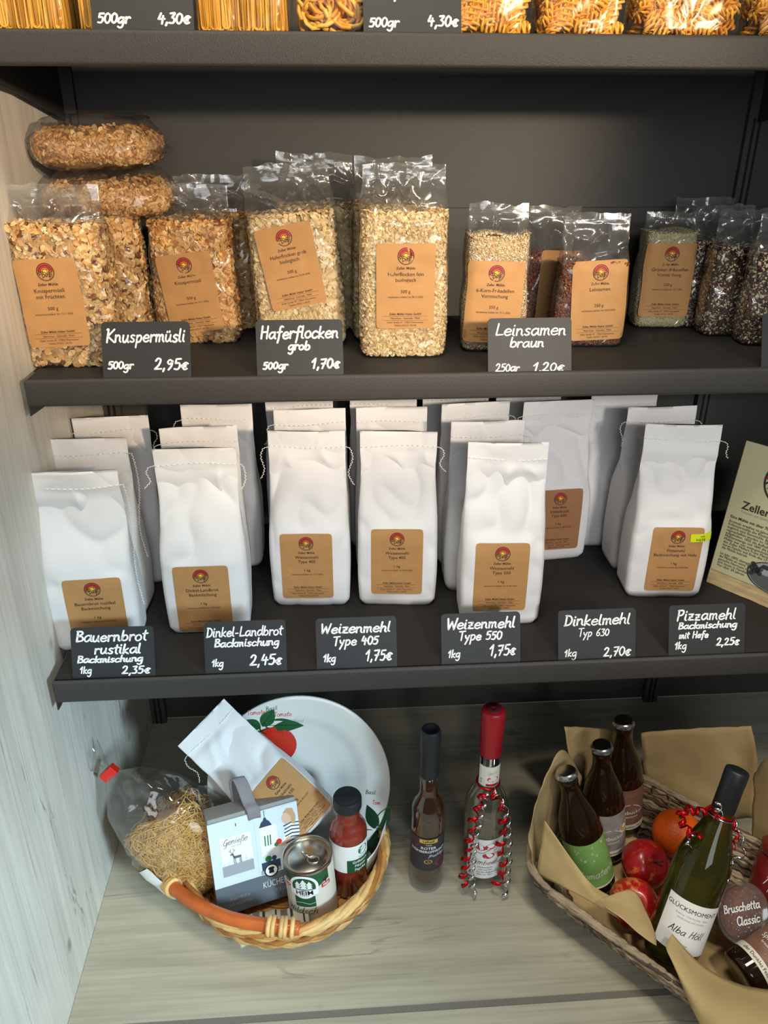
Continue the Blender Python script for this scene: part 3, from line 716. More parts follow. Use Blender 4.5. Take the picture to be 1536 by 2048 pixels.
# ------------------------------------------------------------------ clear bags of flakes, seeds and mixes on the middle shelf
def flake_mesh(name, pts, nrm, size, cols, mats, tilt=.5, kind='flake', var=.3, core=None):
    """one mesh of many small grains lying on the points pts, facing nrm; kind flake / seed / crumb"""
    n = len(pts)
    if kind == 'flake':
        k = 7
        a = np.arange(k) * 2 * pi / k
        bv = np.concatenate([[[0, 0, .10]], np.stack([np.cos(a), .72 * np.sin(a), .03 + .07 * np.cos(2 * a)], 1)])
        bf = np.array([(0, 1 + i, 1 + (i + 1) % k) for i in range(k)])
    elif kind == 'seed':
        bv = np.array([(1, 0, 0), (-1, 0, 0), (0, .5, 0), (0, -.5, 0), (0, 0, .38), (0, 0, -.38), (.55, .35, .2), (.55, -.35, .2), (-.55, .35, .2), (-.55, -.35, .2)], float)
        bf = np.array([(0, 6, 7), (6, 4, 7), (4, 8, 9), (4, 6, 8), (4, 9, 7), (8, 1, 9), (0, 2, 6), (6, 2, 8), (8, 2, 1), (0, 7, 3), (7, 9, 3), (9, 1, 3), (0, 5, 2), (2, 5, 1), (1, 5, 3), (3, 5, 0)])
    else:
        bv = np.array([(1, 0, 0), (-.6, .8, 0), (-.6, -.7, .1), (.1, .1, .8), (0, 0, -.7)], float)
        bf = np.array([(0, 1, 3), (1, 2, 3), (2, 0, 3), (1, 0, 4), (2, 1, 4), (0, 2, 4)])
    N = nrm + rng.normal(0, tilt, nrm.shape); N /= np.linalg.norm(N, axis=1, keepdims=True)
    T = rng.normal(size=nrm.shape); T -= N * (T * N).sum(1, keepdims=True); T /= np.linalg.norm(T, axis=1, keepdims=True)
    B = np.cross(N, T)
    s = size * (1 + rng.normal(0, var * .5, (n, 1, 1))).clip(.5, 1.7)
    V = pts[:, None, :] + s * (bv[None, :, 0:1] * T[:, None, :] + bv[None, :, 1:2] * B[:, None, :] + bv[None, :, 2:3] * N[:, None, :])
    nv, nf = len(bv), len(bf)
    F = (bf[None] + (np.arange(n) * nv)[:, None, None]).reshape(-1, 3)
    V = V.reshape(-1, 3)
    C = cols[rng.integers(0, len(cols), n)] * (1 + rng.normal(0, .08, (n, 1))).clip(.7, 1.3)
    C = np.repeat(C, nv, axis=0)
    if core is not None:
        cv, cf, cc = core
        cf = np.array([t for f in cf for t in ([(f[0], f[i], f[i + 1]) for i in range(1, len(f) - 1)])])
        F = np.concatenate([F, cf + len(V)]); C = np.concatenate([C, np.tile(cc, (len(cv), 1))]); V = np.concatenate([V, np.array(cv)])
    me = bpy.data.meshes.new(name)
    me.vertices.add(len(V)); me.vertices.foreach_set('co', V.astype(np.float32).ravel())
    me.loops.add(F.size); me.loops.foreach_set('vertex_index', F.astype(np.int32).ravel())
    me.polygons.add(len(F)); me.polygons.foreach_set('loop_start', np.arange(0, F.size, 3, dtype=np.int32))
    for m in mats: me.materials.append(m)
    me.update(); me.validate()
    at = me.color_attributes.new('Col', 'FLOAT_COLOR', 'POINT')
    at.data.foreach_set('color', np.concatenate([C.clip(0, 1), np.ones((len(C), 1))], 1).astype(np.float32).ravel())
    return me
def pal(*cs): return np.array([lin(c) for c in cs])
PAL = {
 'muesli': pal((226, 178, 112), (214, 160, 92), (236, 196, 136), (200, 142, 78), (228, 184, 124), (240, 206, 150), (180, 122, 66)),
 'fruit': pal((226, 184, 124), (214, 168, 104), (236, 204, 152), (200, 148, 88), (228, 190, 134), (242, 218, 176), (120, 72, 44), (232, 200, 140), (206, 160, 100), (224, 190, 130)),
 'grob': pal((232, 208, 160), (222, 194, 142), (240, 220, 178), (208, 178, 126), (236, 212, 166)),
 'fein': pal((232, 206, 156), (216, 184, 132), (242, 222, 178), (202, 168, 116), (238, 214, 168)),
 'korn': pal((226, 204, 166), (206, 178, 136), (238, 222, 190), (188, 156, 112), (232, 212, 176)),
 'lein': pal((116, 62, 40), (98, 50, 34), (134, 76, 48), (84, 44, 32), (124, 70, 44), (150, 90, 56)),
 'gruen': pal((206, 196, 158), (190, 178, 138), (218, 210, 176), (172, 160, 118), (200, 190, 150)),
 'mix': pal((92, 52, 40), (74, 42, 34), (206, 196, 160), (64, 40, 34), (104, 60, 44), (190, 180, 146), (82, 46, 36), (222, 212, 180), (60, 38, 34)),
}
_fl = {}
def contents(key, w, d, fill, palname, size, n, kind, tilt, seed, core):
    if key in _fl: return _fl[key]
    kw = dict(fold=.97, seam=1.2, amp=.0016, crease=0, nlo=5, nhi=5, lo=.8, freq=20, flat_b=d * .4)
    g = .0035 + size * .55
    b = Body(w - g, d - g * 1.3, fill * 1.12, seed, wtop=w - g, **kw)
    gc = g + size * .9
    cv, cf = Body(w - gc, d - gc * 1.2, fill * 1.12, seed, wtop=w - gc, **kw).skin(48, 16, .003, fill * .985)
    P, Nn = [], []
    A = [w * fill, w * fill * .35, d * fill, d * fill, w * d * 1.2]; tot = sum(A)
    for i in range(n):
        r_ = rng.random() * tot; q = 0
        while r_ > A[q]: r_ -= A[q]; q += 1
        if q < 4:
            z = .003 + (fill - .003) * rng.random(); u = rng.uniform(-1, 1)
            p = ((u, -1), (u, 1), (-1, u), (1, u))[q]
            nn = 5; l = (abs(p[0]) ** nn + abs(p[1]) ** nn) ** (1 / nn)
            sx, sy = p[0] / l, p[1] / l
            v = np.array(b.point(sx, sy, z))
            m = np.array([np.sign(sx) * abs(sx) ** (nn - 1) / w, np.sign(sy) * abs(sy) ** (nn - 1) / d, 0.]); m /= np.linalg.norm(m)
            v -= m * rng.random() * size * .35
        else:
            x, y = rng.uniform(-.46, .46) * w, rng.uniform(-.44, .44) * d
            v = np.array([x, y, fill + .006 * nz(x * 30, y * 30, seed) + rng.uniform(-.5, .5) * size]); m = np.array([0, 0, 1.])
        P.append(v); Nn.append(m)
    me = flake_mesh('contents', np.array(P), np.array(Nn), size, PAL[palname], [M['seed' if kind == 'seed' else 'grain']], tilt, kind, core=(cv, cf, np.array(lin(core))))
    _fl[key] = me
    return me
GRP = 'clear bags on the middle shelf'
def clear_bag(name, label, cat, loc, rz, seed, w, d, h, fill, cont, product=None, lab=None, lrot=0., rx=0., ry=0., seam=.93, cname='flakes', tear=.0):
    t = thing(name, label, cat, loc, (rx, ry, rz), GRP)
    key, palname, size, n, kind, tilt, core = cont
    c = link(cname, contents(key, w, d, fill, palname, size, n, kind, tilt, seed, core), t); c['kind'] = 'stuff'
    b = Body(w, d, h, seed + 3, wtop=w * .93, fold=fill / h * .92, seam=seam, amp=.0048, crease=.0105, nlo=5.5, nhi=2.4, lab=(*lab, .076, .108) if lab else None, freq=24, lo=.14, flat_b=.0012)
    V, F = b.skin(104, 72, 0, None, cap=False)
    V = [(x, y, z + (.004 * nz(x * 28, seed, 2.) + .003 * nz(x * 70, seed, 7.)) * smoothstep(seam, 1, z / h)) for x, y, z in V]
    N = 104
    F.append(tuple(range(len(V) // 72 - 1, -1, -1)))
    fm = [1 if sum(V[i][2] for i in f) / len(f) > fill * 1.0 else 0 for f in F]
    link('film', mesh('film', V, F, [M['film'], M['film_haze']], fm), t)
    # crimped seal at the top edge
    mb = MB()
    def fn(u, v):
        x = (-.5 + u) * w * .92; z = h * (seam - .005) + v * h * (1 - seam) * .75
        p = b.front(x, min(z, h * .999)); zz = z + (.004 * nz(p[0] * 28, seed, 2.) + .003 * nz(p[0] * 70, seed, 7.)) * smoothstep(seam, 1, z / h)
        return (p[0], p[1] - .0009 - .0007 * (int(v * 12) % 2), zz)
    mb.grid(fn, 26, 13); mb.build('seal', M['film_haze'], t, smooth=False)
    # little bottom seal
    if product: add_label(b, t, lab[0], lab[1], product, lrot)
    return t
z2 = Z2 - .003 + .0004
MUE = ('muesli', 'muesli', .0047, 4600, 'flake', .38, (176, 128, 76)); FRU = ('fruit', 'fruit', .0050, 4300, 'flake', .38, (178, 134, 84))
GRO = ('grob', 'grob', .0043, 5200, 'flake', .36, (190, 160, 112)); FEI = ('fein', 'fein', .0027, 11500, 'flake', .45, (190, 158, 108))
KOR = ('korn', 'korn', .0016, 11000, 'crumb', .8, (188, 160, 118)); LEI = ('lein', 'lein', .0024, 9000, 'seed', .5, (60, 32, 22))
GRU = ('gruen', 'gruen', .0012, 12000, 'crumb', .8, (190, 180, 142)); MIX = ('mix', 'mix', .0031, 5200, 'seed', .5, (52, 32, 26))
D = '.12.2026'
clear_bag('muesli_bag', 'front clear bag of fruit muesli beside the left wall, leftmost kraft label', 'muesli bag', (.0985, .094, z2), R(1), 1, .116, .066, .212, .168, FRU, (['Knuspermüsli', 'mit Früchten'], '500 g', '12.11.2026'), (-.012, .080), R(2))
clear_bag('muesli_bag', 'clear muesli bag behind the leftmost labelled one, under the two bags lying flat', 'muesli bag', (.1155, .208, z2), R(-2), 2, .112, .070, .160, .148, FRU)
clear_bag('muesli_bag', 'clear bag of plain muesli with tilted kraft label beside the sign priced 2.95', 'muesli bag', (.2400, .204, z2), R(-4), 3, .112, .060, .205, .160, MUE, (['Knuspermüsli'], '500 g', '12.11.2026'), (-.003, .069), R(7))
clear_bag('muesli_bag', 'clear muesli bag behind the one with the tilted kraft label', 'muesli bag', (.262, .282, z2), R(3), 4, .116, .062, .212, .158, MUE)
clear_bag('oat_flake_bag', 'clear bag of coarse oat flakes leaning left with tilted kraft label', 'oat flake bag', (.387, .178, z2), R(0), 5, .118, .066, .232, .172, GRO, (['Haferflocken grob', 'biologisch'], '500 g', '22.09.2026'), (-.006, .108), R(7), ry=R(-4))
clear_bag('oat_flake_bag', 'clear bag of coarse oat flakes behind the leaning labelled one', 'oat flake bag', (.407, .272, z2), R(0), 6, .114, .062, .240, .186, GRO)
clear_bag('oat_flake_bag', 'clear upright bag of fine oat flakes, tallest on the shelf, with straight kraft label', 'oat flake bag', (.5185, .113, z2), R(-1), 7, .111, .064, .234, .180, FEI, (['Haferflocken fein', 'biologisch'], '500 g', '08.12.2026'), (.001, .092), R(0))
clear_bag('oat_flake_bag', 'clear bag of fine oat flakes hidden behind the tallest front one', 'oat flake bag', (.512, .200, z2), R(1), 8, .112, .064, .238, .182, FEI)
clear_bag('grain_mix_bag', 'clear bag of pale fine grain mix right of the tallest oat bag', 'grain mix bag', (.6430, .132, z2), R(-2), 9, .084, .054, .186, .150, KOR, (['6-Korn-Frikadellen', 'Vormischung'], '250 g', '12.11.2026'), (-.004, .066), R(-2), cname='grain')
clear_bag('linseed_bag', 'clear bag of brown linseed with kraft label right of its slate sign', 'linseed bag', (.7790, .150, z2), R(-5), 10, .094, .052, .172, .110, LEI, (['Leinsamen'], '250 g', '02.03.2026'), (.008, .063), R(3), cname='seeds')
clear_bag('linseed_bag', 'clear bag of brown linseed standing behind the labelled one', 'linseed bag', (.740, .246, z2), R(4), 12, .100, .052, .172, .112, LEI, (['Leinsamen'], '250 g', '02.03.2026'), (.020, .062), R(-2), cname='seeds')
clear_bag('grain_mix_bag', 'small clear bag of greenish meal mix with kraft label near the dark seed bags', 'grain mix bag', (.9200, .250, z2), R(-3), 13, .078, .052, .164, .138, GRU, (['Grünkernfrikadellen', 'Vormischung'], '250 g', '12.11.2026'), (.0, .071), R(0), cname='grain')
for i, (x, y, lb) in enumerate(((1.043, .138, 'front clear bag of dark and pale seed mix, cut by the right picture edge'), (1.012, .196, 'second clear bag of dark and pale seed mix from the front'), (1.000, .252, 'third clear bag of dark and pale seed mix from the front'), (.992, .306, 'hindmost clear bag of dark and pale seed mix beside the greenish meal bag'))):
    clear_bag('seed_mix_bag', lb, 'seed mix bag', (x, y, z2), R(-3 + 2 * i), 20 + i, .098, .050, .172 + (.006 if i == 3 else 0), .122, MIX, (['Saatenmischung'], '250 g', '12.11.2026') if False else None, None, cname='seeds')
# label piece of the front seed bag shows at the picture edge
# two muesli bags lying flat on top
def lying_bag(label, loc, rz, L, Dp, H, seed, cont):
    t = thing('muesli_bag', label, 'muesli bag', loc, (0, 0, rz), GRP)
    def sup(u, v, k=1.):  # u azimuth, v elevation of a flattened pillow
        cu, su = cos(u), sin(u); l = (abs(cu) ** 5 + abs(su) ** 5) ** .2
        cv, sv = cos(v), sin(v)
        e = abs(cv) ** .34
        x, y = L / 2 * cu / l * e, Dp / 2 * su / l * e
        z = H / 2 * (abs(sv) ** .62) * (1 if sv > 0 else -1)
        z *= 1 - .32 * max(abs(x / (L / 2)) ** 4, abs(y / (Dp / 2)) ** 4) 
        q = .004 * nz(x * 24, y * 24, z * 24 + seed) 
        return np.array([x * k + q, y * k + q * .5, z * k + H / 2 + q])
    P, Nn = [], []
    for i in range(4400):
        u = rng.uniform(0, 2 * pi); v = math.asin(rng.uniform(-.75, 1)) if rng.random() < .5 else rng.uniform(-.7, .5)
        p = sup(u, v, .955); P.append(p); m = np.array([p[0] / L ** 1.5, p[1] / Dp ** 1.5, (p[2] - H / 2) / H ** 1.5]); Nn.append(m / np.linalg.norm(m))
    V = [tuple(sup(2 * pi * i / 60, -pi / 2 + pi * (j + .02) / 28, .94)) for j in range(29) for i in range(60)]
    F = [(j * 60 + i, j * 60 + (i + 1) % 60, (j + 1) * 60 + (i + 1) % 60, (j + 1) * 60 + i) for j in range(28) for i in range(60)]
    me = flake_mesh('contents', np.array(P), np.array(Nn), .0046, PAL['muesli'], [M['grain']], .38, core=(V, F, np.array(lin((176, 128, 76)))))
    c = link('flakes', me, t); c['kind'] = 'stuff'
    def fs(u, v):
        p = sup(u, v, 1.0); s_ = 1 + .05 * abs(nz(u * 4, v * 9, seed))
        q = .0035 * nz(p[0] * 45, p[1] * 45, p[2] * 45 + seed)
        return (p[0] * s_ * 1.02, p[1] * s_ * 1.02, (p[2] - H / 2) * 1.04 + H / 2 + q + .012 * smoothstep(.5, 1.4, v))
    V = [fs(2 * pi * i / 72, -pi / 2 + pi * (j + .02) / 34) for j in range(35) for i in range(72)]
    F = [(j * 72 + i, j * 72 + (i + 1) % 72, (j + 1) * 72 + (i + 1) % 72, (j + 1) * 72 + i) for j in range(34) for i in range(72)]
    link('film', mesh('film', V, F, [M['film']]), t)
    def seal(u, v):
        y = (u - .5) * Dp * .8
        return (L / 2 * .93 + v * .02, y, H * .45 + .008 * nz(y * 40, v, seed) - v * .004)
    MB().grid(seal, 14, 4).build('seal', M['film_haze'], t)
    if seed == 32:
        def lb(u, v):
            p = sup(.35 + (1 - u) * 1.3, 1.0 + .35 * v, 1.0); return (p[0], p[1], p[2] + .0135)
        MB().grid(lb, 10, 8).build('label', M['kraft'], t)
    return t
lying_bag('muesli bag lying flat at the bottom of the pile by the left wall', (.1365, .228, z2 + .160 + .0050), R(2), .164, .150, .048, 31, MUE)
lying_bag('muesli bag lying flat on top of the pile by the left wall', (.1285, .228, z2 + .160 + .0630), R(-3), .152, .142, .052, 32, MUE)

# ------------------------------------------------------------------ pasta on the upper shelf
z1 = Z1 - .003 + .0004
def pasta_film(w, d, h, seed, parent):
    b = Body(w, d, h, seed, wtop=w * .95, fold=.8, seam=.97, amp=.002, crease=.0035, nlo=4.5, nhi=2.6, freq=22, lo=.7)
    V, F = b.skin(64, 36)
    link('film', mesh('film', V, F, [M['film_pasta']]), parent)
YC = [lin(c) for c in ((236, 176, 62), (226, 160, 44), (244, 192, 84), (216, 148, 40), (238, 182, 72))]
def col_mesh(name, mb_list, mats):
    V, F, C = [], [], []
    for mb, c in mb_list:
        b = len(V); V += mb.v; F += [tuple(i + b for i in f) for f in mb.f]; C += [(*c, 1)] * len(mb.v)
    me = mesh(name, V, F, mats)
    at = me.color_attributes.new('Col', 'FLOAT_COLOR', 'POINT'); at.data.foreach_set('color', np.array(C, np.float32).ravel())
    return me
def spaghetti_mesh(w, d, h, n, seed, r=.0011, flat=False):
    rr = random.Random(seed); out = []
    for i in range(n):
        fr = rr.random() < .72
        x = rr.uniform(-.46, .46) * w; y = (-.44 * d + rr.random() * .006) if fr else rr.uniform(-.4, .44) * d
        if rr.random() < .25: x = rr.choice((-.46, .46)) * w; y = rr.uniform(-.42, .42) * d
        loop = rr.random() < .55; lean = rr.uniform(-.05, .05) * w
        z0 = .0018 + rr.random() * .006
        m = MB()
        if loop:
            g = rr.uniform(.004, .011); x = max(-.44 * w, min(.44 * w - g, x)); P = [(x, y, h), (x + lean * .2, y, .03 + z0), (x + .0, y, z0 + g * .5)]
            P += [(x + g / 2 - g / 2 * cos(a), y - .0006 * sin(a), z0 + g * .5 - g * .5 * sin(a)) for a in (.5, 1.05, 1.57, 2.1, 2.6)]
            P += [(x + g, y, z0 + g * .5), (x + g + lean * .3, y + .001, .03 + z0), (max(-.47 * w, min(.47 * w, x + g + lean)), y + .001, h)]
        else:
            P = [(x + lean * .4, y, z0), (x, y, h * .4), (x + lean * .5, y, h)]
        m.tube(P, r * rr.uniform(.9, 1.1), 5)
        out.append((m, rr.choice(YC)))
    core = MB().box(-w * .40, w * .40, -d * .36, d * .40, .004, h * .98)
    out.append((core, lin((190, 122, 26))))
    return col_mesh('spaghetti', out, [M['pasta']])
def spiral_base():
    """one spiral pasta: three blades twisting round an axis"""
    V, F = [], []; L, Rr, turns, k = .042, .0070, 2.3, 34
    for bl in range(3):
        b = len(V)
        for i in range(k + 1):
            u = i / k; a = u * turns * 2 * pi + bl * 2 * pi / 3; x = (u - .5) * L
            for q, (rad, da) in enumerate(((.10, 0), (.72, .55), (1., .12), (.78, -.5))):
                V.append((x, Rr * rad * cos(a + da), Rr * rad * sin(a + da)))
        for i in range(k):
            for q in range(4):
                F.append((b + i * 4 + q, b + i * 4 + (q + 1) % 4, b + (i + 1) * 4 + (q + 1) % 4, b + (i + 1) * 4 + q))
    return np.array(V), F
def spiral_mesh(w, d, h, n, seed):
    bv, bf = spiral_base(); r_ = np.random.default_rng(seed); V, F, C = [], [], []
    for i in range(n):
        q = r_.random()
        z = .007 + (h - .02) * r_.random()
        if q < .55: p = [r_.uniform(-.36, .36) * w, -.36 * d + r_.uniform(-.002, .006), z]
        elif q < .75: p = [r_.choice([-.36, .36]) * w, r_.uniform(-.32, .32) * d, z]
        else: p = [r_.uniform(-.34, .34) * w, r_.uniform(-.3, .36) * d, z]
        a, b_, c = r_.uniform(-pi, pi, 3)
        m = np.array(Matrix.Rotation(a, 3, 'Y') @ Matrix.Rotation(r_.uniform(-.35, .35), 3, 'Z') @ Matrix.Rotation(c, 3, 'X'))
        v = (bv * r_.uniform(.9, 1.1)) @ m.T
        lo, hi = v.min(0), v.max(0)
        p[2] = max(p[2], .0015 - lo[2]); p[0] = max(-w * .485 - lo[0], min(w * .485 - hi[0], p[0])); p[1] = max(-d * .47 - lo[1], min(d * .47 - hi[1], p[1]))
        b = len(V); V += [tuple(t) for t in v + p]; F += [tuple(t + b for t in f) for f in bf]
        C += [(*YC[r_.integers(0, 5)], 1)] * len(bv)
    mb = MB().box(-w * .28, w * .28, -d * .22, d * .3, .008, h * .9)
    b = len(V); V += mb.v; F += [tuple(t + b for t in f) for f in mb.f]; C += [(*lin((196, 124, 24)), 1)] * 8
    me = mesh('spirals', V, F, [M['pasta']])
    at = me.color_attributes.new('Col', 'FLOAT_COLOR', 'POINT'); at.data.foreach_set('color', np.array(C, np.float32).ravel())
    return me
def tangle_mesh(w, d, h, n, seed, rad, wid):
    """ribbon noodles in loose nests"""
    rr = random.Random(seed); out = []
    for i in range(n):
        cx, cz = rr.uniform(-.32, .32) * w, rr.uniform(.02, h * .9); cy = rr.choice((-.28, -.2, .1)) * d
        a0 = rr.uniform(0, 6.28); rx, rz = rr.uniform(.5, 1.) * rad, rr.uniform(.35, .8) * rad
        tl = rr.uniform(-.6, .6); P = []
        for q in range(9):
            a = a0 + q * .55; x, zz = rx * cos(a), rz * sin(a)
            P.append((max(-.46 * w, min(.46 * w, cx + x * cos(tl) - zz * sin(tl))), max(-.45 * d, min(.45 * d, cy + .006 * sin(a * 2 + i) - .006)), max(wid * 1.2, cz + x * sin(tl) + zz * cos(tl))))
        m = MB(); m.tube(P, wid, 4); out.append((m, rr.choice(YC)))
    core = MB().box(-w * .36, w * .36, -d * .2, d * .36, .006, h * .85); out.append((core, lin((196, 124, 30))))
    return col_mesh('noodles', out, [M['pasta']])
GP = 'bags of yellow pasta on the upper shelf'
def pasta_bag(name, label, x, w, me, cname, seed, d=.07, h=.20, y=None):
    t = thing(name, label, 'pasta bag', (x, .062 + d / 2 if y is None else y, z1), (0, 0, R(random.uniform(-2, 2))), GP)
    c = link(cname, me, t); c['kind'] = 'stuff'
    pasta_film(w, d, h, seed, t)
    return t
SA = spaghetti_mesh(.100, .066, .19, 230, 1); SB = spaghetti_mesh(.100, .066, .19, 230, 2)
pasta_bag('spaghetti_bag', 'bag of spaghetti at the left end of the upper shelf', .104, .104, SA, 'spaghetti', 41)
pasta_bag('spaghetti_bag', 'bag of spaghetti half hidden by the left sign priced 4.30', .2135, .104, SB, 'spaghetti', 42)
pasta_bag('spaghetti_bag', 'bag of spaghetti right of the left sign priced 4.30', .3370, .104, SA, 'spaghetti', 43)
pasta_bag('noodle_bag', 'bag of wide ribbon noodles between the spaghetti and the second sign priced 4.30', .4400, .094, tangle_mesh(.090, .066, .19, 190, 5, .024, .0026), 'noodles', 44)
SPa, SPb = spiral_mesh(.100, .070, .19, 230, 3), spiral_mesh(.122, .070, .19, 270, 4)
pasta_bag('spiral_pasta_bag', 'bag of spiral pasta just right of the second sign priced 4.30', .6060, .102, SPa, 'spirals', 45)
pasta_bag('spiral_pasta_bag', 'narrower bag of spiral pasta, second from the sign priced 4.30', .7110, .104, SPa, 'spirals', 46)
pasta_bag('spiral_pasta_bag', 'wide bag of spiral pasta, third from the sign priced 4.30', .8310, .126, SPb, 'spirals', 47)
pasta_bag('spiral_pasta_bag', 'bag of spiral pasta cut by the right picture edge', .9640, .126, SPb, 'spirals', 48)

# ------------------------------------------------------------------ materials of the lower level
M['wick1'] = mat('wicker_honey', (206, 150, 84), .42, spec=.5, var=.25, vscale=40, bump=.2, bscale=120)
M['wick2'] = mat('wicker_dark_honey', (176, 116, 58), .45, spec=.5, var=.25, vscale=40)
M['wick3'] = mat('wicker_light', (226, 184, 120), .42, spec=.5, var=.2, vscale=40)
M['bark'] = mat('handle_bark_orange', (196, 98, 40), .4, var=.2, vscale=30, coat=.2)
M['twig1'] = mat('twig_brown', (128, 100, 78), .7, var=.3, vscale=50)
M['twig2'] = mat('twig_grey', (160, 142, 118), .7, var=.25, vscale=50)
M['twig3'] = mat('twig_dark', (84, 68, 58), .7, var=.3, vscale=50)
M['glassclear'] = film_mat('clear_glass_thin', tint=(.93, .95, .93), lo=.06, hi=.75, rough=.03, bump=0, haze=.0)
M['brownglass'] = mat('brown_bottle_glass', (.016, .007, .003), .05, spec=.5, raw=True, coat=.1)
M['neckglass'] = mat('brown_neck_glass', (.30, .11, .03), .03, trans=.9, raw=True, ior=1.3)
M['greenglass'] = mat('olive_bottle_glass', (.085, .088, .012), .03, trans=.75, raw=True, ior=1.3, coat=.3)
M['amber'] = mat('amber_liqueur', (.30, .085, .03), .02, trans=.88, raw=True, ior=1.2)
M['spirit'] = mat('clear_spirit', (.93, .95, .92), .02, trans=1., raw=True, ior=1.06)
M['sauce'] = mat('tomato_sauce', (128, 40, 26), .3, var=.25, vscale=90, coat=.8)
M['capblack'] = mat('black_cap', (30, 34, 37), .45)
M['capred'] = mat('red_capsule', (158, 24, 36), .38)
M['capdarkred'] = mat('capsule_top_dark_red', (96, 30, 40), .5)
M['metal'] = mat('tin_metal', (190, 186, 176), .28, metal=1.)
M['crown'] = mat('crown_cap_silver', (200, 200, 204), .25, metal=1.)
M['redfoil'] = mat('red_foil_ribbon', (205, 18, 28), .22, metal=.75)
M['silverfoil'] = mat('silver_foil_ribbon', (215, 215, 218), .18, metal=1.)
M['plate'] = mat('white_glazed_plate', (226, 230, 226), .22, coat=.3)
M['leaf'] = mat('print_leaf_green', (34, 92, 52), .3)
M['leafd'] = mat('print_leaf_dark', (22, 62, 38), .3)
M['tom'] = mat('print_tomato_red', (206, 52, 34), .3)
M['kpaper'] = mat('kraft_wrapping_paper', (190, 164, 118), .75, spec=.2, var=.05, vscale=20, bump=.15, bscale=40)
M['card'] = mat('grey_card', (150, 150, 148), .6)
M['cardd'] = mat('dark_card', (98, 106, 114), .5)
M['cardl'] = mat('pale_blue_card', (214, 226, 236), .45)
M['mid'] = mat('print_grey', (160, 166, 170), .5)
M['navy'] = mat('print_navy', (48, 62, 92), .5)
M['skinp'] = mat('print_skin', (222, 182, 160), .5)
M['hairp'] = mat('print_hair', (196, 160, 120), .5)
M['strap'] = mat('grey_felt_strap', (138, 132, 136), .85, bump=.3, bscale=200)
M['tissue'] = mat('white_tissue', (228, 228, 226), .7)
M['canlab'] = mat('can_label_cream', (222, 216, 200), .42)
M['cangreen'] = mat('label_green', (32, 84, 52), .42)
M['green'] = mat('label_leaf_green', (38, 120, 62), .45)
M['limelab'] = mat('beer_label_green', (128, 176, 96), .5, var=.12, vscale=50)
M['greylab'] = mat('beer_label_grey', (150, 142, 138), .5, var=.22, vscale=60)
M['brownlab'] = mat('beer_label_brown', (128, 92, 76), .5, var=.18, vscale=90)
M['cream'] = mat('label_cream', (228, 222, 206), .55)
M['lilac'] = mat('label_dark_violet', (52, 48, 56), .5, var=.2, vscale=50)
M['gold'] = mat('label_gold', (214, 172, 72), .45)
M['pink'] = mat('label_raspberry', (190, 44, 70), .5)
M['spicemix'] = mat('spice_mix', (122, 76, 62), .7, var=.45, vscale=220)
M['plastic'] = film_mat('clear_plastic_tub', lo=.10, hi=.6, rough=.12, bump=.1, bscale=20, haze=.06)
M['redpouch'] = mat('dark_red_jar', (112, 24, 24), .4, coat=.4, var=.2, vscale=60)
M['vermi'] = mat('thin_noodle', (222, 174, 92), .5)
M['redclip'] = mat('red_clip', (226, 46, 30), .35)
M['film3'] = film_mat('clear_noodle_bag_film', lo=.07, hi=.7, rough=.09, bump=.9, bscale=20, haze=.02)
def stripes(name):
    m = bpy.data.materials.new(name); m.use_nodes = True; nt = m.node_tree; p = nt.nodes['Principled BSDF']
    tc = nt.nodes.new('ShaderNodeTexCoord'); sp = nt.nodes.new('ShaderNodeSeparateXYZ'); nt.links.new(tc.outputs['Generated'], sp.inputs[0])
    ma = nt.nodes.new('ShaderNodeMath'); ma.operation = 'MULTIPLY'; ma.inputs[1].default_value = 2.6; nt.links.new(sp.outputs['X'], ma.inputs[0])
    fr = nt.nodes.new('ShaderNodeMath'); fr.operation = 'FRACT'; nt.links.new(ma.outputs[0], fr.inputs[0])
    r = nt.nodes.new('ShaderNodeValToRGB'); r.color_ramp.interpolation = 'CONSTANT'; e = r.color_ramp.elements
    e[0].color = (*lin((206, 198, 180)), 1); e[0].position = 0
    e[1].position = .35; e[1].color = (*lin((70, 64, 60)), 1)
    for pos, c in ((.42, (206, 198, 180)), (.55, (120, 108, 94)), (.8, (206, 198, 180)), (.9, (60, 54, 52))): x = e.new(pos); x.color = (*lin(c), 1)
    nt.links.new(fr.outputs[0], r.inputs[0]); nt.links.new(r.outputs[0], p.inputs['Base Color']); p.inputs['Roughness'].default_value = .85
    return m
M['cloth'] = stripes('striped_cloth')
def apple_mat(name, red, yel, k):
    m = mat(name, red, .28, coat=.2); nt = m.node_tree; p = nt.nodes['Principled BSDF']
    tc = nt.nodes.new('ShaderNodeTexCoord'); mp = nt.nodes.new('ShaderNodeMapping'); mp.inputs['Scale'].default_value = (60, 60, 12)
    n = nt.nodes.new('ShaderNodeTexNoise'); n.inputs['Scale'].default_value = 1.6; n.inputs['Detail'].default_value = 4
    nt.links.new(tc.outputs['Object'], mp.inputs[0]); nt.links.new(mp.outputs[0], n.inputs['Vector'])
    r = nt.nodes.new('ShaderNodeValToRGB'); r.color_ramp.elements[0].position = k; r.color_ramp.elements[0].color = (*lin(yel), 1)
    r.color_ramp.elements[1].position = k + .14; r.color_ramp.elements[1].color = (*lin(red), 1)
    nt.links.new(n.outputs['Fac'], r.inputs['Fac']); nt.links.new(r.outputs['Color'], p.inputs['Base Color'])
    return m
M['apple'] = apple_mat('apple_skin_red', (160, 22, 30), (206, 112, 52), .30)
M['apple2'] = apple_mat('apple_skin_streaked', (178, 30, 30), (216, 130, 62), .38)
M['orange'] = mat('orange_peel', (226, 92, 16), .42, bump=.5, bscale=320)
M['stem'] = mat('apple_stem', (70, 50, 30), .8)

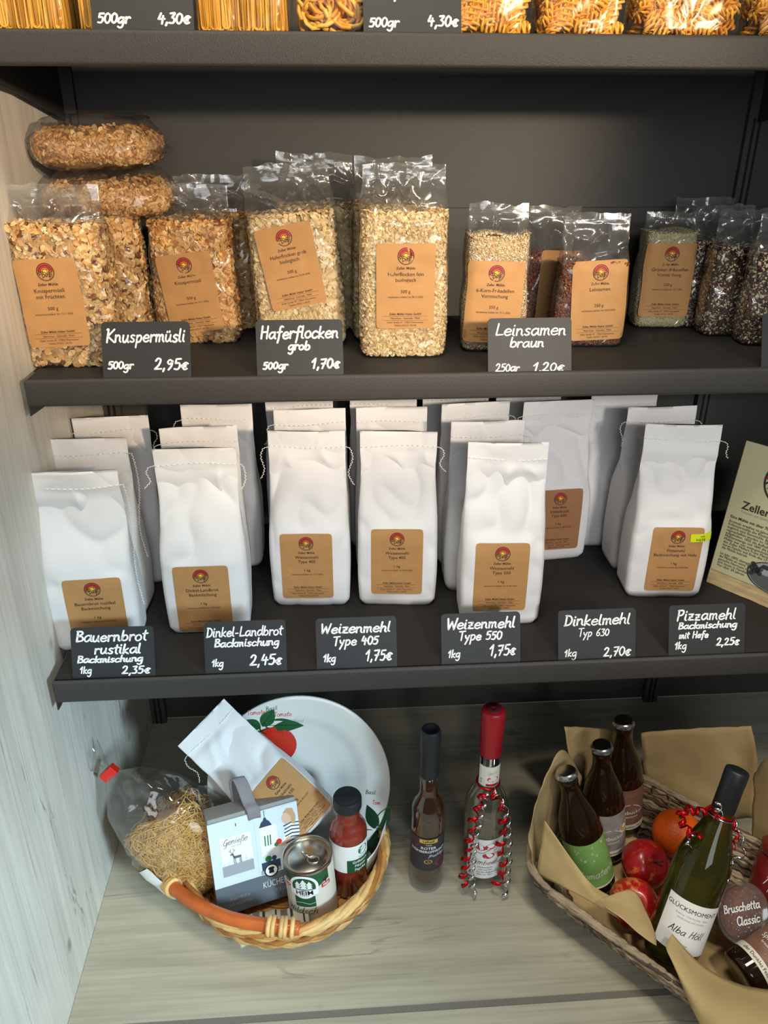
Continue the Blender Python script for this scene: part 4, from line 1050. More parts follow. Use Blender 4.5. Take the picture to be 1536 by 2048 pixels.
def patch(mb, ctrl, nu=18, nv=14, seed=0, amp=.0025, mi=0):
    """smooth sheet through a grid of control points"""
    G = [catmull(r, 8) for r in ctrl]; G = np.array(G)
    C = np.array([catmull(G[:, i], 8) for i in range(G.shape[1])]).transpose(1, 0, 2)
    V = []; h, w = C.shape[:2]
    for j in range(h):
        for i in range(w):
            p = C[j, i]; q = amp * (nz(p[0] * 40, p[1] * 40, p[2] * 40 + seed) + .6 * (1 - abs(nz(p[0] * 24 + seed, p[1] * 24, p[2] * 24))) ** 6)
            V.append((p[0] + q * .3, p[1] - q, p[2] + q * .3))
    F = [(j * w + i, j * w + i + 1, (j + 1) * w + i + 1, (j + 1) * w + i) for j in range(h - 1) for i in range(w - 1)]
    return mb.add(V, F, mi)

# ------------------------------------------------------------------ the round honey basket
def weave(path, n, layers, rad, jit, mats, parent, name, seed, wav=0., ropes=2, pitch=.055):
    """path(s, layer) -> (point, outward normal); ropes of rods twisted round one another"""
    rr = random.Random(seed); mb = MB()
    for ly in range(layers):
        for k in range(ropes):
            ph = 2 * pi * k / ropes + ly * 1.1; P = []
            L0 = None; dist = 0
            for i in range(n):
                p, o = path(i / n, ly)
                if L0 is not None: dist += (Vector(p) - L0).length
                L0 = Vector(p); a = dist / pitch * 2 * pi + ph
                P.append(Vector(p) + Vector(o) * (cos(a) * rad * .85) + Vector((0, 0, 1)) * (sin(a) * rad * .85 + rr.uniform(-jit, jit)))
            mb.tube(P, [rad * rr.uniform(.85, 1.1) for _ in P], 6, mi=rr.randrange(len(mats)), closed=True)
    return mb.build(name, mats, parent)
bk = thing('wicker_basket', 'round honey coloured wicker basket with orange bark handle, left on the worktop', 'basket', (.33, -.028, .0006))
WM = [M['wick1'], M['wick2'], M['wick3']]
def bpath(s, ly):
    a = 2 * pi * s; t = ly / 5
    f = .122 + .034 * sqrt(t) + .004 * sin(pi * t)
    f2 = f + .002
    return (f * cos(a), f2 * sin(a), .006 + .046 * t), (cos(a), sin(a), 0)
weave(bpath, 150, 6, .0048, .0006, WM, bk, 'woven_side', 1, pitch=.075)
weave(lambda s, ly: ((.157 * cos(2 * pi * s), .159 * sin(2 * pi * s), .0595), (cos(2 * pi * s), sin(2 * pi * s), 0)), 170, 1, .0052, .0006, WM, bk, 'braided_rim', 2, ropes=5, pitch=.17)
mb = MB()
for i in range(26):
    a = 2 * pi * (i + .5) / 26
    mb.tube([(f * cos(a), (f + .002) * sin(a), z) for f, z in ((.118, .004), (.140, .02), (.152, .04), (.157, .056))], .0032, 6, 1)
mb.build('stakes', WM, bk)
mb = MB().lathe([(.0, .001), (.122, .001), (.125, .004), (.122, .006), (0, .0065)], 48)
for i in range(8): mb.tube([(.014 * (i + .5) * cos(t), .014 * (i + .5) * sin(t), .007) for t in np.linspace(0, 2 * pi, 40)[:-1]], .003, 5, 1, closed=True)
mb.build('base', WM, bk)
def hp(p): return (p[0] - .33, p[1] + .028, p[2])
H0 = [hp(p) for p in ((.158, -.088, .058), (.178, -.115, .066), (.215, -.145, .070), (.262, -.170, .072), (.315, -.184, .072), (.357, -.188, .068))]
HH = catmull(H0, 8)
hb = MB().tube(HH, .0098, 10).build('handle', M['bark'], bk)
for f in ((.03, .065, .10, .135), (.80, .84, .88, .92, .96)):
  mb = MB()
  for f in f:
    i = int(f * (len(HH) - 1)); c = Vector(HH[i]); t = (Vector(HH[i + 1]) - Vector(HH[i])).normalized(); a = t.orthogonal().normalized(); b = t.cross(a)
    mb.tube([c + (a * cos(q) + b * sin(q)) * .0118 for q in np.linspace(0, 2 * pi, 18)[:-1]], .0034, 6, 2, closed=True)
  mb.build('handle_wrap', WM, hb)

# plate leaning at the back of the basket
pl = thing('plate', 'large white plate with printed tomatoes and leaves standing up in the round basket', 'plate')
T22 = R(22)
frame(pl, (.3547, .0235, .1370), (1, 0, 0), (0, sin(T22), cos(T22)))
pl.scale = (1.025, 1.025, 1.025)
PR = [(0, .0), (.04, .0), (.082, .0005), (.093, .004), (.101, .010), (.108, .0125), (.125, .016), (.1385, .0200), (.140, .0188)]
def ph(r): return float(np.interp(r, [q[0] for q in PR], [q[1] for q in PR]))
mb = MB(); prof = PR + [(r, h - .004) for r, h in PR[::-1]]
mb.lathe(prof, 80); mb.v = [(x, -z, y) for x, y, z in mb.v]; mb.f = [f[::-1] for f in mb.f]
pb = mb.build('dish', M['plate'], pl)
p = Print()
def leafshape(p, x, y, L, wd, rot, m):
    n = 12; top = [(L * i / n, wd * sin(pi * (i / n) ** .8)) for i in range(n + 1)]; bot = [(L * i / n, -wd * sin(pi * (i / n) ** .8)) for i in range(n - 1, 0, -1)]
    V = top + bot; k = len(V)
    F = [(i, i + 1, k - i - 1) if i == 0 else (i, i + 1, k - i - 1, k - i) for i in range(n - 1)] + [(n - 1, n, n + 1)]
    p.put((V, F), m, x, y, R(rot))
    p.line([(x + L * .05 * cos(R(rot)), y + L * .05 * sin(R(rot))), (x + L * .9 * cos(R(rot)), y + L * .9 * sin(R(rot)))], .0008, M['leafd'], lift=.0003)
for q in range(1): 
    n = 8
    p.put(([(rr_ * .038 * cos(2 * pi * i / 30), rr_ * .031 * sin(2 * pi * i / 30)) for rr_ in (.02, .35, .7, 1) for i in range(30)], [(j * 30 + i, j * 30 + (i + 1) % 30, (j + 1) * 30 + (i + 1) % 30, (j + 1) * 30 + i) for j in range(3) for i in range(30)]), M['tom'], -.041, .058, lift=.0002)
leafshape(p, -.052, .094, .062, .0125, -6, M['leaf']); leafshape(p, -.054, .092, .034, .011, 55, M['leaf']); leafshape(p, -.056, .090, .03, .009, 150, M['leaf'])
for a in (40, 100, 160, 220, 300): p.line([(-.056, .084), (-.056 + .014 * cos(R(a)), .084 + .008 * sin(R(a)))], .0018, M['leafd'], lift=.0006)
p.hand('Tomate', .0075, -.075, .113, M['tom'], .0007); p.hand('Basil', .0075, -.047, .117, M['leaf'], .0007, rot=.1); p.hand('Tomato', .0075, -.035, .107, M['tom'], .0007); p.hand('Basil', .0065, -.006, .094, M['mid'], .0005)
pf = lambda x, y, l: (x, -(ph(sqrt(x * x + y * y)) + l), y)
p.build('tomato_print', pf, pb, .0005, label='printed tomato with green leaves'); p = Print()
leafshape(p, .118, -.078, .045, .0105, 62, M['leaf']); leafshape(p, .117, -.076, .040, .010, 110, M['leafd']); leafshape(p, .116, -.078, .045, .0165, 228, M['leafd'])
p.hand('Basil', .0065, .102, -.022, M['leafd'], .0006); p.hand('Tom', .0065, .112, -.038, M['tom'], .0007); p.hand('Basil', .006, .104, -.062, M['mid'], .0005)
p.build('leaf_print', pf, pb, .0005, label='printed basil leaves')

# white flour sack lying back in the basket
t = flour_sack('flour_sack', 'white flour sack leaning askew in the round basket against the plate', (0, 0, 0), 0, 61, (['Dinkelmehl', 'Type 630 '], '1 kg', '08.02.2027'), (.018, .058), R(4), h=.236, w=.103, d=.040, tails='L', tl=.05, group=None)
frame(t, (.3735, -.0450, .1060), (.0675, .0275, .059), (-.121, .064, .136))

# bag of thin noodles tied with a red clip
nb = thing('noodle_bag', 'clear bag of thin curly noodles closed with a red clip, in the round basket', 'noodle bag')
frame(nb, (.236, -.060, .040), (.72, .1, .68), (-.160, .048, .164))
LN = .236
def nprof(t):
    r = float(np.interp(t, [0, .04, .15, .35, .55, .75, .88, .95, 1.0, 1.06, 1.16, 1.2], [.036, .054, .070, .074, .069, .055, .036, .017, .0065, .010, .020, .024]))
    return r
def npt(a, t, k=1.):
    r = nprof(t) * k; n = 3.2 if t < .5 else 2.2
    ca, sa = cos(a), sin(a); l = (abs(ca) ** n + abs(sa) ** n) ** (1 / n)
    x, y = ca / l * r * 1.05, sa / l * r * .72
    w = .004 * smoothstep(.35, .6, t) + .002
    q = w * (nz(x * 42, y * 42, t * 9) + .8 * sin(a * 9 + 3 * nz(0, 0, t * 4)) * smoothstep(.55, .95, t) * r * 6) * (1 - .5 * smoothstep(.9, 1, t))
    return (x * (1 + q / max(r, .01)), y * (1 + q / max(r, .01)), t * LN)
V = [npt(2 * pi * i / 90, 1.2 * j / 80) for j in range(81) for i in range(90)]
F = [(j * 90 + i, j * 90 + (i + 1) % 90, (j + 1) * 90 + (i + 1) % 90, (j + 1) * 90 + i) for j in range(80) for i in range(90)] + [tuple(range(89, -1, -1))]
link('film', mesh('film', V, F, [M['film3']]), nb)
rr = random.Random(5); out = []
for i in range(950):
    ct = rr.uniform(.06, .56); tf = rr.random()
    a0 = rr.uniform(0, 2 * pi); cx = rr.uniform(-.045, .045); cz = ct * LN; ra, rb = rr.uniform(.010, .034), rr.uniform(.008, .030); tl = rr.uniform(-pi, pi)
    P = []
    for q in range(13):
        a = a0 + q * .42; x = cx + ra * cos(a) * cos(tl) - rb * sin(a) * sin(tl); z = cz + ra * cos(a) * sin(tl) + rb * sin(a) * cos(tl)
        z = max(.006, min(LN * (.64 - .08 * sin(x * 30)), z)); r0 = nprof(z / LN) * .93
        x = max(-r0, min(r0, x)); l = (1 - min(.98, abs(x / r0)) ** 3.2) ** (1 / 3.2) * r0 * .70
        y = -l * (1 - .18 * tf) + .002 * sin(a * 3 + i) if tf < .75 else l * rr.uniform(-.2, .9)
        P.append((x, y, z))
    m = MB(); m.tube(P, .0008, 4); out.append((m, rr.choice([lin(c) for c in ((226, 178, 96), (212, 160, 76), (236, 194, 120), (200, 146, 66))])))
core = MB(); core.lathe([(.0, .006), (.040, .008), (.058, .04), (.062, .08), (.052, .120), (.0, .140)], 24); core.v = [(x * .92, y * .60, z) for x, y, z in core.v]
out.append((core, lin((196, 144, 72))))
c = link('noodles', col_mesh('noodles', out, [M['grain']]), nb); c['kind'] = 'stuff'
MB().box(-.0125, .0125, -.0065, .0065, LN * .965, LN * 1.03).build('clip', M['redclip'], nb, bevel=.001, smooth=False, label='bright red closing clip')
mb = MB().grid(lambda u, v: tuple(np.array(npt(R(188 + 52 * u), .03 + .40 * v)) * np.array([1.02, 1.02, 1])), 10, 12); mb.build('label', M['white'], nb)

# kitchen gift box with a card front
gb = thing('gift_box', 'grey cardboard gift box with printed kitchen card and felt strap in the round basket', 'gift box')
frame(gb, (.2990, -.110, .0240), (.122, .041, -.003), (-.003, .040, .134))
gb.scale = (1.1, 1.1, 1.1)
MB().box(-.060, .060, .003, .036, .0, .141).build('box', M['card'], gb, smooth=False, bevel=.0012)
cardo = MB().box(-.061, .061, .0, .0022, .001, .136).build('card', M['cardl'], gb, smooth=False)
p = Print(); o_ = M['black']
p.rect(-.061, .061, .001, .042, M['cardd'], 2); p.rect(-.048, -.006, .058, .112, M['white'], 2, lift=.0001); p.rect(-.048, -.006, .056, .0715, M['mid'], 2, lift=.0002)
p.hand('Genieße', .0085, -.043, .1010, o_, .0006, lift=.0003, slant=.3); p.text('das Leben', .0034, -.026, .0965, M['mid'], lift=.0003)
dx, dy = -.032, .0715   # stag
p.put(([(0, .0075), (.009, .0075), (.0105, .0085), (.0105, .011), (.002, .0112), (-.0005, .0105)], [tuple(range(6))]), M['cardd'], dx, dy, lift=.0003)
for lx in (.0005, .0024, .0082, .0098): p.line([(dx + lx, dy + .008), (dx + lx - .0004, dy + .004), (dx + lx + .0002, dy)], .0009, M['cardd'], lift=.0003)
p.line([(dx + .001, dy + .010), (dx - .001, dy + .0150)], .0022, M['cardd'], lift=.0003); p.line([(dx - .0012, dy + .0148), (dx - .0034, dy + .0140)], .0018, M['cardd'], lift=.0003)
for sg in (-1, 1):
    p.line([(dx - .001, dy + .0155), (dx - .001 + sg * .0026, dy + .019), (dx - .001 + sg * .0016, dy + .0225)], .0006, M['cardd'], lift=.0003); p.line([(dx - .001 + sg * .0022, dy + .0185), (dx - .001 + sg * .0045, dy + .0205)], .0006, M['cardd'], lift=.0003)
for i in range(7): p.put(([(-.002, 0), (.002, 0), (0, .005 + .003 * (i % 3))], [(0, 1, 2)]), M['cardl'], -.045 + i * .006, .0715, lift=.00025)
# lamp, kitchen scene and a person in a striped jumper
p.rect(.0, .061, .042, .135, M['cardl'], 2, lift=.0001); p.rect(.006, .030, .070, .112, M['white'], 1, lift=.0002)
p.line([(.015, .135), (.015, .124)], .0008, o_, lift=.0003); p.put(([(.006, .112), (.024, .112), (.0205, .119), (.0175, .1215), (.0165, .125), (.0135, .125), (.0125, .1215), (.0095, .119)], [tuple(range(8))]), M['navy'], lift=.0004)
for x in (.012, .016, .0195): p.line([(x, .084), (x + .0005, .098)], .0016, M['green'], lift=.0003)
p.rect(.004, .030, .048, .060, M['navy'], 1, lift=.0003); p.rect(.002, .030, .043, .049, M['mid'], 1, lift=.0003); p.disc(.014, .064, .0045, M['green'], lift=.0003); p.disc(.022, .0635, .0035, M['navy'], lift=.0003)
p.put(([(.034, .075), (.038, .070), (.061, .068), (.061, .108), (.052, .112), (.046, .108), (.040, .094)], [tuple(range(7))]), M['white'], lift=.0003)
for i in range(7): p.line([(.040 + .001 * (i % 2), .074 + i * .0052), (.050, .0765 + i * .0052), (.0605, .0745 + i * .0052)], .0018, M['navy'], lift=.0004)
p.disc(.0455, .116, .0078, M['skinp'], sy=1.15, lift=.0004); p.put(([(.040, .124), (.046, .130), (.054, .128), (.0575, .116), (.056, .104), (.051, .106), (.0505, .116), (.046, .123)], [(0, 1, 7), (1, 2, 6, 7), (2, 3, 6), (3, 4, 5, 6)]), M['hairp'], lift=.0005)
p.line([(.045, .086), (.036, .079), (.031, .081)], .005, M['skinp'], lift=.0005); p.disc(.031, .085, .004, M['tom'], lift=.0006); p.disc(.027, .082, .003, M['green'], lift=.0006)
p.disc(.016, .0465, .0098, M['white'], lift=.0006); p.ring(.016, .0465, .0080, .0098, 0, 2 * pi, o_, lift=.0007); p.put(([(-.0035, -.004), (.0035, -.004), (.003, .0015), (.0048, .003), (.003, .005), (-.003, .005), (-.0048, .003), (-.003, .0015)], [tuple(range(8))]), o_, .016, .0465, lift=.0007)
p.text('KÜCHENZEIT', .0135, .029, .0225, M['white'], sx=.66, bold=-.012, lift=.0003); p.text('FÜR DICH', .0065, .029, .0125, M['mid'], sx=.7, lift=.0003)
p.text('KOCHBUCH', .0060, -.030, .020, M['mid'], sx=.8, lift=.0003); p.text('MIT REZEPTEN', .0060, -.030, .011, M['mid'], sx=.8, lift=.0003)
p.line([(-.024, .1285), (-.024, .125)], .0010, o_, lift=.0003)
p.build('print', lambda x, y, l: (x, -l, y), cardo, .0003)
SP = np.array(catmull([(.002, -.0015, .128), (.001, -.003, .1425), (-.002, .006, .1500), (-.006, .012, .170), (-.010, .018, .181), (-.013, .025, .172), (-.012, .032, .150), (-.011, .0375, .12)], 6))
MB().grid(lambda u, v: tuple(SP[int(round(v * (len(SP) - 1)))] + np.array([(u - .5) * .017, .002 * sin(u * pi), 0])), 6, len(SP)).build('strap', M['strap'], gb, solid=.002)

# tin can
cn = thing('tin_can', 'cream and green tin can with ring pull lid in front of the sauce jar', 'can', (.375, -.112, .0090), (R(-3), R(-4), R(-6)))
r = .0362; h = .110
MB().lathe([(r - .002, 0), (r + .0008, .0006), (r + .0008, .003), (r, .0036), (r, h - .0036), (r + .001, h - .003), (r + .001, h - .0002), (r - .0008, h), (r - .0016, h - .004), (r - .006, h - .0045), (r - .007, h - .0035), (0, h - .0035)], 64).build('body', M['metal'], cn, sharp=50)
rp = MB(); rp.tube([(.010 + .0085 * cos(a), -.008 + .0065 * sin(a), h - .0022) for a in np.linspace(0, 2 * pi, 22)[:-1]], .0011, 6, closed=True); rp.tube([(.004, -.004, h - .002), (-.004, .002, h - .002), (-.008, .006, h - .0028)], [.002, .0028, .0022], 6)
rp.build('ring_pull', M['metal'], cn)
p = Print(); fn = cyl(r, 0, R(-95))
p.rect(-.085, .085, .006, h - .006, M['canlab'], 60)
p.rect(-.042, .040, .086, h - .006, M['cangreen'], 34, lift=.0002); 
p.put(([(-.042 + .082 * i / 30, .087 - .014 * sin(pi * i / 30) ** 2) for i in range(31)] + [(-.042 + .082 * i / 30, .088) for i in range(30, -1, -1)], [(i, i + 1, 60 - i, 61 - i) for i in range(30)]), M['cangreen'], lift=.0002)
p.disc(.0, .0840, .0205, M['cangreen'], 32, lift=.0004); p.ring(0, .0840, .0175, .0215, 0, 2 * pi, M['white'], 32, lift=.0005); p.rect(-.0205, .0205, .069, .079, M['white'], 10, lift=.0006)
for x, s in ((-.0085, .8), (0, 1), (.0085, .8)):
    for i in range(3): p.put(([(-.0055 * s, 0), (.0055 * s, 0), (0, .009 * s)], [(0, 1, 2)]), M['white'], x, .0805 + i * .0048 * s, lift=.0007)
p.text('HEIM', .0115, 0, .0700, M['black'], bold=.02, lift=.0008)
p.rect(-.015, .015, .046, .066, M['cangreen'], 8, lift=.0004); p.line([(-.014, .053), (-.004, .055), (.006, .052), (.014, .054)], .0008, M['canlab'], 4, lift=.0006)
p.hand('Wildsch', .0125, -.030, .032, M['black'], .0009, lift=.0004, slant=.3); p.hand('mit', .005, -.026, .020, M['black'], .0006, lift=.0004)
p.disc(-.0285, .086, .0085, M['inkred'], 20, lift=.0005); p.ring(-.0285, .086, .0055, .0065, 0, 2 * pi, M['white'], 20, lift=.0006); p.rect(-.0365, -.0205, .0845, .0875, M['white'], 4, lift=.0007)
p.rect(.026, .041, .076, .083, M['inkred'], 4, lift=.0005); p.text('FREI', .0055, .0335, .0775, M['white'], bold=.02, lift=.0006)
for a in (60, 90, 120): p.line([(.0335, .084), (.0335 + .009 * cos(R(a)), .084 + .009 * sin(R(a)))], .0012, M['black'], lift=.0005)
p.build('label', fn, cn, .0004)

# sauce jar
jr = thing('sauce_jar', 'red sauce bottle with black lid and white label at the right of the round basket', 'sauce jar', (.4290, -.0700, .0080), (0, 0, R(4)))
P_ = [(.0, .0005), (.026, .0005), (.0285, .003), (.0285, .118), (.0275, .126), (.0225, .136), (.0188, .143), (.0180, .150), (.0180, .168)]
MB().lathe(P_, 56).build('glass', M['sauce'], jr, sharp=60)
MB().lathe([(.0175, .166), (.0208, .166), (.0212, .168), (.0212, .182), (.0200, .1845), (.0175, .1848), (.016, .1838), (0, .1838)], 48).build('lid', M['capblack'], jr, sharp=50)
p = Print(); fn = cyl(.0287, 0, R(-80))
p.rect(-.046, .030, .058, .112, M['white'], 40); p.rect(-.010, .030, .058, .084, M['cangreen'], 22, lift=.0002); p.disc(.016, .099, .0088, M['green'], 24, lift=.0002)
leafshape(p, .011, .095, .011, .003, 40, M['white']); p.line([(.010, .103), (.016, .1045), (.021, .102)], .0012, M['white'], 4, lift=.0004)
for i, s in enumerate(('Grillsauce', 'Pikante', 'Paprika')): p.text(s, .0072, .011, .0765 - i * .0078, M['white'], bold=.01, sx=.9, lift=.0004)
p.text('frisch & fein', .0034, .016, .0865, M['green'], lift=.0004)
p.build('label', fn, jr, .0004)

# striped cloth and tissue
cl = MB()
def clf(u, v):
    x = -.052 + .104 * u; a = v * pi
    return (x, .022 * cos(a) - .004 + .004 * nz(x * 40, v * 3, 1), .006 + .020 * sin(a) * (1 + .25 * sin(u * 7)) + .004 * nz(x * 60, v * 4, 3))
cl.grid(clf, 36, 18)
c = cl.build('striped_cloth', M['cloth'], None, solid=.0015, loc=(.318, -.140, .012), rot=(0, R(-4), R(8)))
tag(c, 'beige and dark striped cloth folded at the front of the round basket', 'cloth')
TIS = [[(.44, -.088, .062), (.472, -.055, .066), (.490, -.02, .088)], [(.437, -.092, .040), (.468, -.062, .046), (.487, -.025, .060)], [(.430, -.088, .014), (.455, -.062, .014), (.470, -.03, .016)]]
c = patch(MB(), TIS, seed=4, amp=.003).build('tissue_paper', M['tissue'], None, solid=.0005)
tag(c, 'crumpled white tissue paper between the sauce bottle and the basket rim', 'tissue paper')

# ------------------------------------------------------------------ two slim bottles between the baskets
def curl(mb, path, rad, wid, pitch, mi, rr, n_per=12):
    P = np.array(catmull(path, 10)); d = np.concatenate([[0], np.cumsum(np.linalg.norm(np.diff(P, axis=0), axis=1))]); n = max(12, int(d[-1] / pitch * n_per))
    V = []
    for i in range(n + 1):
        q = d[-1] * i / n; c = np.array([np.interp(q, d, P[:, k]) for k in range(3)]); c2 = np.array([np.interp(min(d[-1], q + .002), d, P[:, k]) for k in range(3)])
        t = c2 - c if i < n else t; t = t / (np.linalg.norm(t) + 1e-9); a = np.cross(t, [0, 1, .1]); a /= np.linalg.norm(a) + 1e-9; b = np.cross(t, a)
        an = q / pitch * 2 * pi; o = a * cos(an) + b * sin(an)
        p = c + o * rad * (1 + .25 * sin(q * 160)); w = t * .8 + o * .25
        V += [tuple(p - w * wid / 2), tuple(p + w * wid / 2)]
    return mb.add(V, [(2 * i, 2 * i + 1, 2 * i + 3, 2 * i + 2) for i in range(n)], mi)
b1 = thing('liqueur_bottle', 'slim bottle of amber liqueur with black capsule and dark label', 'bottle', (.5502, -.0640, .0006), (0, R(0), R(0)))
g = [(.0, .001), (.022, .0005), (.0255, .004), (.0257, .02), (.0257, .150), (.0245, .163), (.0205, .174), (.0155, .183), (.0135, .192), (.0128, .235)]
MB().lathe(g, 56).build('glass', M['glassclear'], b1)
MB().lathe([(0, .018), (.018, .014), (.0235, .018), (.0238, .024), (.0238, .149), (.0225, .161), (.0188, .172), (.0138, .182), (.0118, .192), (.0112, .226), (0, .226)], 48).build('liqueur', M['amber'], b1)
MB().lathe([(.0136, .221), (.0140, .222), (.0141, .272), (.0148, .276), (.0148, .296), (.0142, .303), (.0128, .3065), (.0085, .3066), (.0080, .3058), (0, .3058)], 40).build('capsule', M['capblack'], b1, sharp=60)
p = Print(); fn = cyl(.0258, 0, R(-92))
p.rect(-.036, .036, .050, .118, M['lilac'], 40); p.rect(-.014, .014, .108, .1155, M['gold'], 12, lift=.0002); p.text('LaRetif', .0062, 0, .1100, M['black'], bold=.02, lift=.0004)
p.text('VIGNE', .0032, 0, .1035, M['white'], lift=.0003); p.text('ROTER', .0075, 0, .0955, M['white'], bold=.01, lift=.0003); p.text('WEINBERGPFIRSICH', .0066, 0, .0885, M['white'], bold=.01, lift=.0003)
p.hand('fruchtig pur', .0058, .0, .0800, M['white'], .0005, slant=.3, lift=.0003); p.ring(0, .070, .0050, .0062, 0, 2 * pi, M['gold'], 20, sy=.7, lift=.0003); p.text('50', .0038, 0, .0685, M['gold'], lift=.0003)
for k in range(3): p.ring(.018 + k * .002, .064 + k * .001, .006 + k * .0016, .0065 + k * .0016, 0, 2 * pi, M['pink'], 20, lift=.0002)
p.ring(-.024, .104, .007, .0074, 0, 2 * pi, M['pink'], 16, lift=.0002)
p.build('label', fn, b1, .0005)
b2 = thing('spirit_bottle', 'clear spirit bottle with red capsule and raspberry label, hung with curled ribbons', 'bottle', (.6405, -.0560, .0006), (0, 0, 0))
g = [(.0, .001), (.028, .0005), (.0325, .004), (.0330, .02), (.0330, .142), (.0315, .158), (.0265, .173), (.0195, .184), (.0160, .193), (.0152, .27)]
MB().lathe(g, 64).build('glass', M['glassclear'], b2)
MB().lathe([(0, .014), (.025, .012), (.0305, .016), (.0310, .142), (.0295, .157), (.0245, .172), (.0178, .183), (.0145, .193), (.0140, .238), (0, .238)], 48).build('spirit', M['spirit'], b2)
MB().lathe([(.0162, .251), (.0166, .252), (.0168, .293), (.0174, .297), (.0174, .322), (.0166, .329), (.0145, .3315), (0, .3315)], 40).build('capsule', M['capred'], b2, sharp=60)
MB().lathe([(.0, .3313), (.0110, .3322), (.0112, .3316)], 32).build('capsule_top', M['capdarkred'], b2)
p = Print(); fn = cyl(.0332, 0, R(-94))
p.rect(-.030, .030, .026, .108, M['white'], 34)
for x, y, rt in ((-.010, .092, -20), (.006, .094, 20), (.004, .075, 5)):
    V = [(.0095 * cos(2 * pi * i / 20), .0058 * sin(2 * pi * i / 20)) for i in range(20)]; p.put((V, [tuple(range(20))]), M['pink'], x, y, R(rt), lift=.0003)
p.line([(-.018, .082), (-.006, .080), (.003, .086), (.012, .084)], .0009, M['leaf'], 5, lift=.0003); p.rect(.004, .012, .083, .086, M['white'], 2, lift=.0004)
p.hand('Himbeer', .0105, -.001, .056, M['ink'], .0007, 'C', slant=.35, lift=.0003)
for i, s in enumerate(('Himbeergeist', 'mild und fein', 'aus der Region', '40% vol · 0,5 l')): p.text(s, .0042, 0, .0490 - i * .0052, M['ink'], lift=.0003)
p.build('label', fn, b2, .0005)
p = Print(); fn = cyl(.0156, 0, R(-92)); p.rect(-.019, .019, .198, .236, M['cream'], 26); p.rect(-.019, -.011, .199, .235, M['white'], 5, lift=.0002); p.disc(.004, .212, .0085, M['pink'], 20, sy=.6, lift=.0002); p.rect(-.006, .014, .199, .2035, M['capred'], 10, lift=.0002); p.hand('Geist', .006, -.004, .222, M['mid'], .0005, lift=.0002); p.hand('S', .008, -.0165, .203, M['black'], .0007, lift=.0003)
p.build('neck_label', fn, b2, .0005)
rb = thing('curling_ribbon', 'red and silver curled foil ribbons tied to the neck of the spirit bottle', 'ribbon', (.6405, -.0560, .0006))
rr = random.Random(3)
mb = MB(); mb.tube([(.0168 * cos(a), .0168 * sin(a), .1935) for a in np.linspace(0, 2 * pi, 26)[:-1]], .0016, 5, closed=True)
curl(mb, [(-.006, -.0175, .192), (-.022, -.030, .168), (-.028, -.036, .14), (-.031, -.038, .10), (-.035, -.038, .06), (-.036, -.038, .03), (-.030, -.040, .012)], .0062, .0068, .019, 0, rr)
curl(mb, [(.002, -.0175, .192), (.016, -.030, .168), (.020, -.036, .13), (.016, -.038, .10), (.022, -.040, .07), (.024, -.040, .045), (.012, -.042, .022)], .0064, .0070, .021, 0, rr)
mb.build('red_strand', M['redfoil'], rb, solid=.0002, label='red foil strand')
mb = MB()
curl(mb, [(-.004, -.0175, .193), (-.012, -.030, .17), (-.020, -.037, .13), (-.024, -.040, .09), (-.025, -.041, .05), (-.022, -.043, .02), (-.018, -.048, .007)], .0050, .0056, .017, 0, rr)
curl(mb, [(.004, -.0175, .193), (.020, -.028, .17), (.028, -.033, .13), (.030, -.036, .09), (.032, -.037, .05), (.030, -.042, .02), (.028, -.052, .007)], .0056, .0062, .019, 0, rr)
mb.build('silver_strand', M['silverfoil'], rb, solid=.0002, label='silver foil strand')

# ------------------------------------------------------------------ the rectangular twig basket at the right
D1, D2 = np.array([.657, -.754]), np.array([.754, .657])
C0 = np.array([.671, -.1087])
tb = thing('twig_basket', 'rectangular grey brown twig basket lined with kraft paper at the right edge', 'basket', (0, 0, .0006))
BL_, BW_ = .44, .30
def rpath(s, inset, z):
    """rounded rectangle run; s 0..1"""
    L, Wd, r = BL_ - 2 * inset, BW_ - 2 * inset, .075
    segs = [L - 2 * r, pi * r / 2, Wd - 2 * r, pi * r / 2, L - 2 * r, pi * r / 2, Wd - 2 * r, pi * r / 2]
    q = s % 1 * sum(segs); k = 0
    while q > segs[k]: q -= segs[k]; k += 1
    def arc(cx, cy, a0): a = a0 + q / r; return (cx + r * cos(a), cy + r * sin(a)), (cos(a), sin(a))
    if k == 0: a, o = (r + q, 0), (0, -1)
    elif k == 1: a, o = arc(L - r, r, -pi / 2)
    elif k == 2: a, o = (L, r + q), (1, 0)
    elif k == 3: a, o = arc(L - r, Wd - r, 0)
    elif k == 4: a, o = (L - r - q, Wd), (0, 1)
    elif k == 5: a, o = arc(r, Wd - r, pi / 2)
    elif k == 6: a, o = (0, Wd - r - q), (-1, 0)
    else: a, o = arc(r, r, pi)
    P = C0 + D1 * (a[0] + inset) + D2 * (a[1] + inset); O = D1 * o[0] + D2 * o[1]
    return (P[0], P[1], z), (O[0], O[1], 0)
TM = [M['twig1'], M['twig2'], M['twig3'], M['twig2']]
def tpath(s, ly):
    t = ly / 9; p, o = rpath(s, .046 * (1 - t) ** 1.1, .007 + .068 * t)
    w = .0016 * sin(s * 2 * pi * 60 + ly * pi)
    return (p[0] + o[0] * w, p[1] + o[1] * w, p[2]), o
weave(tpath, 240, 10, .0032, .0011, TM, tb, 'woven_side', 11, ropes=3, pitch=.19)
weave(lambda s, ly: rpath(s, -.001, .0830), 260, 1, .0034, .0012, TM, tb, 'braided_rim', 12, ropes=6, pitch=.30)
mb = MB()
for i in range(44):
    s = (i + .5) / 44
    mb.tube([rpath(s, ins, z)[0] for ins, z in ((.052, .004), (.03, .025), (.012, .05), (.004, .078))], .003, 5, 2)
mb.build('stakes', TM, tb)
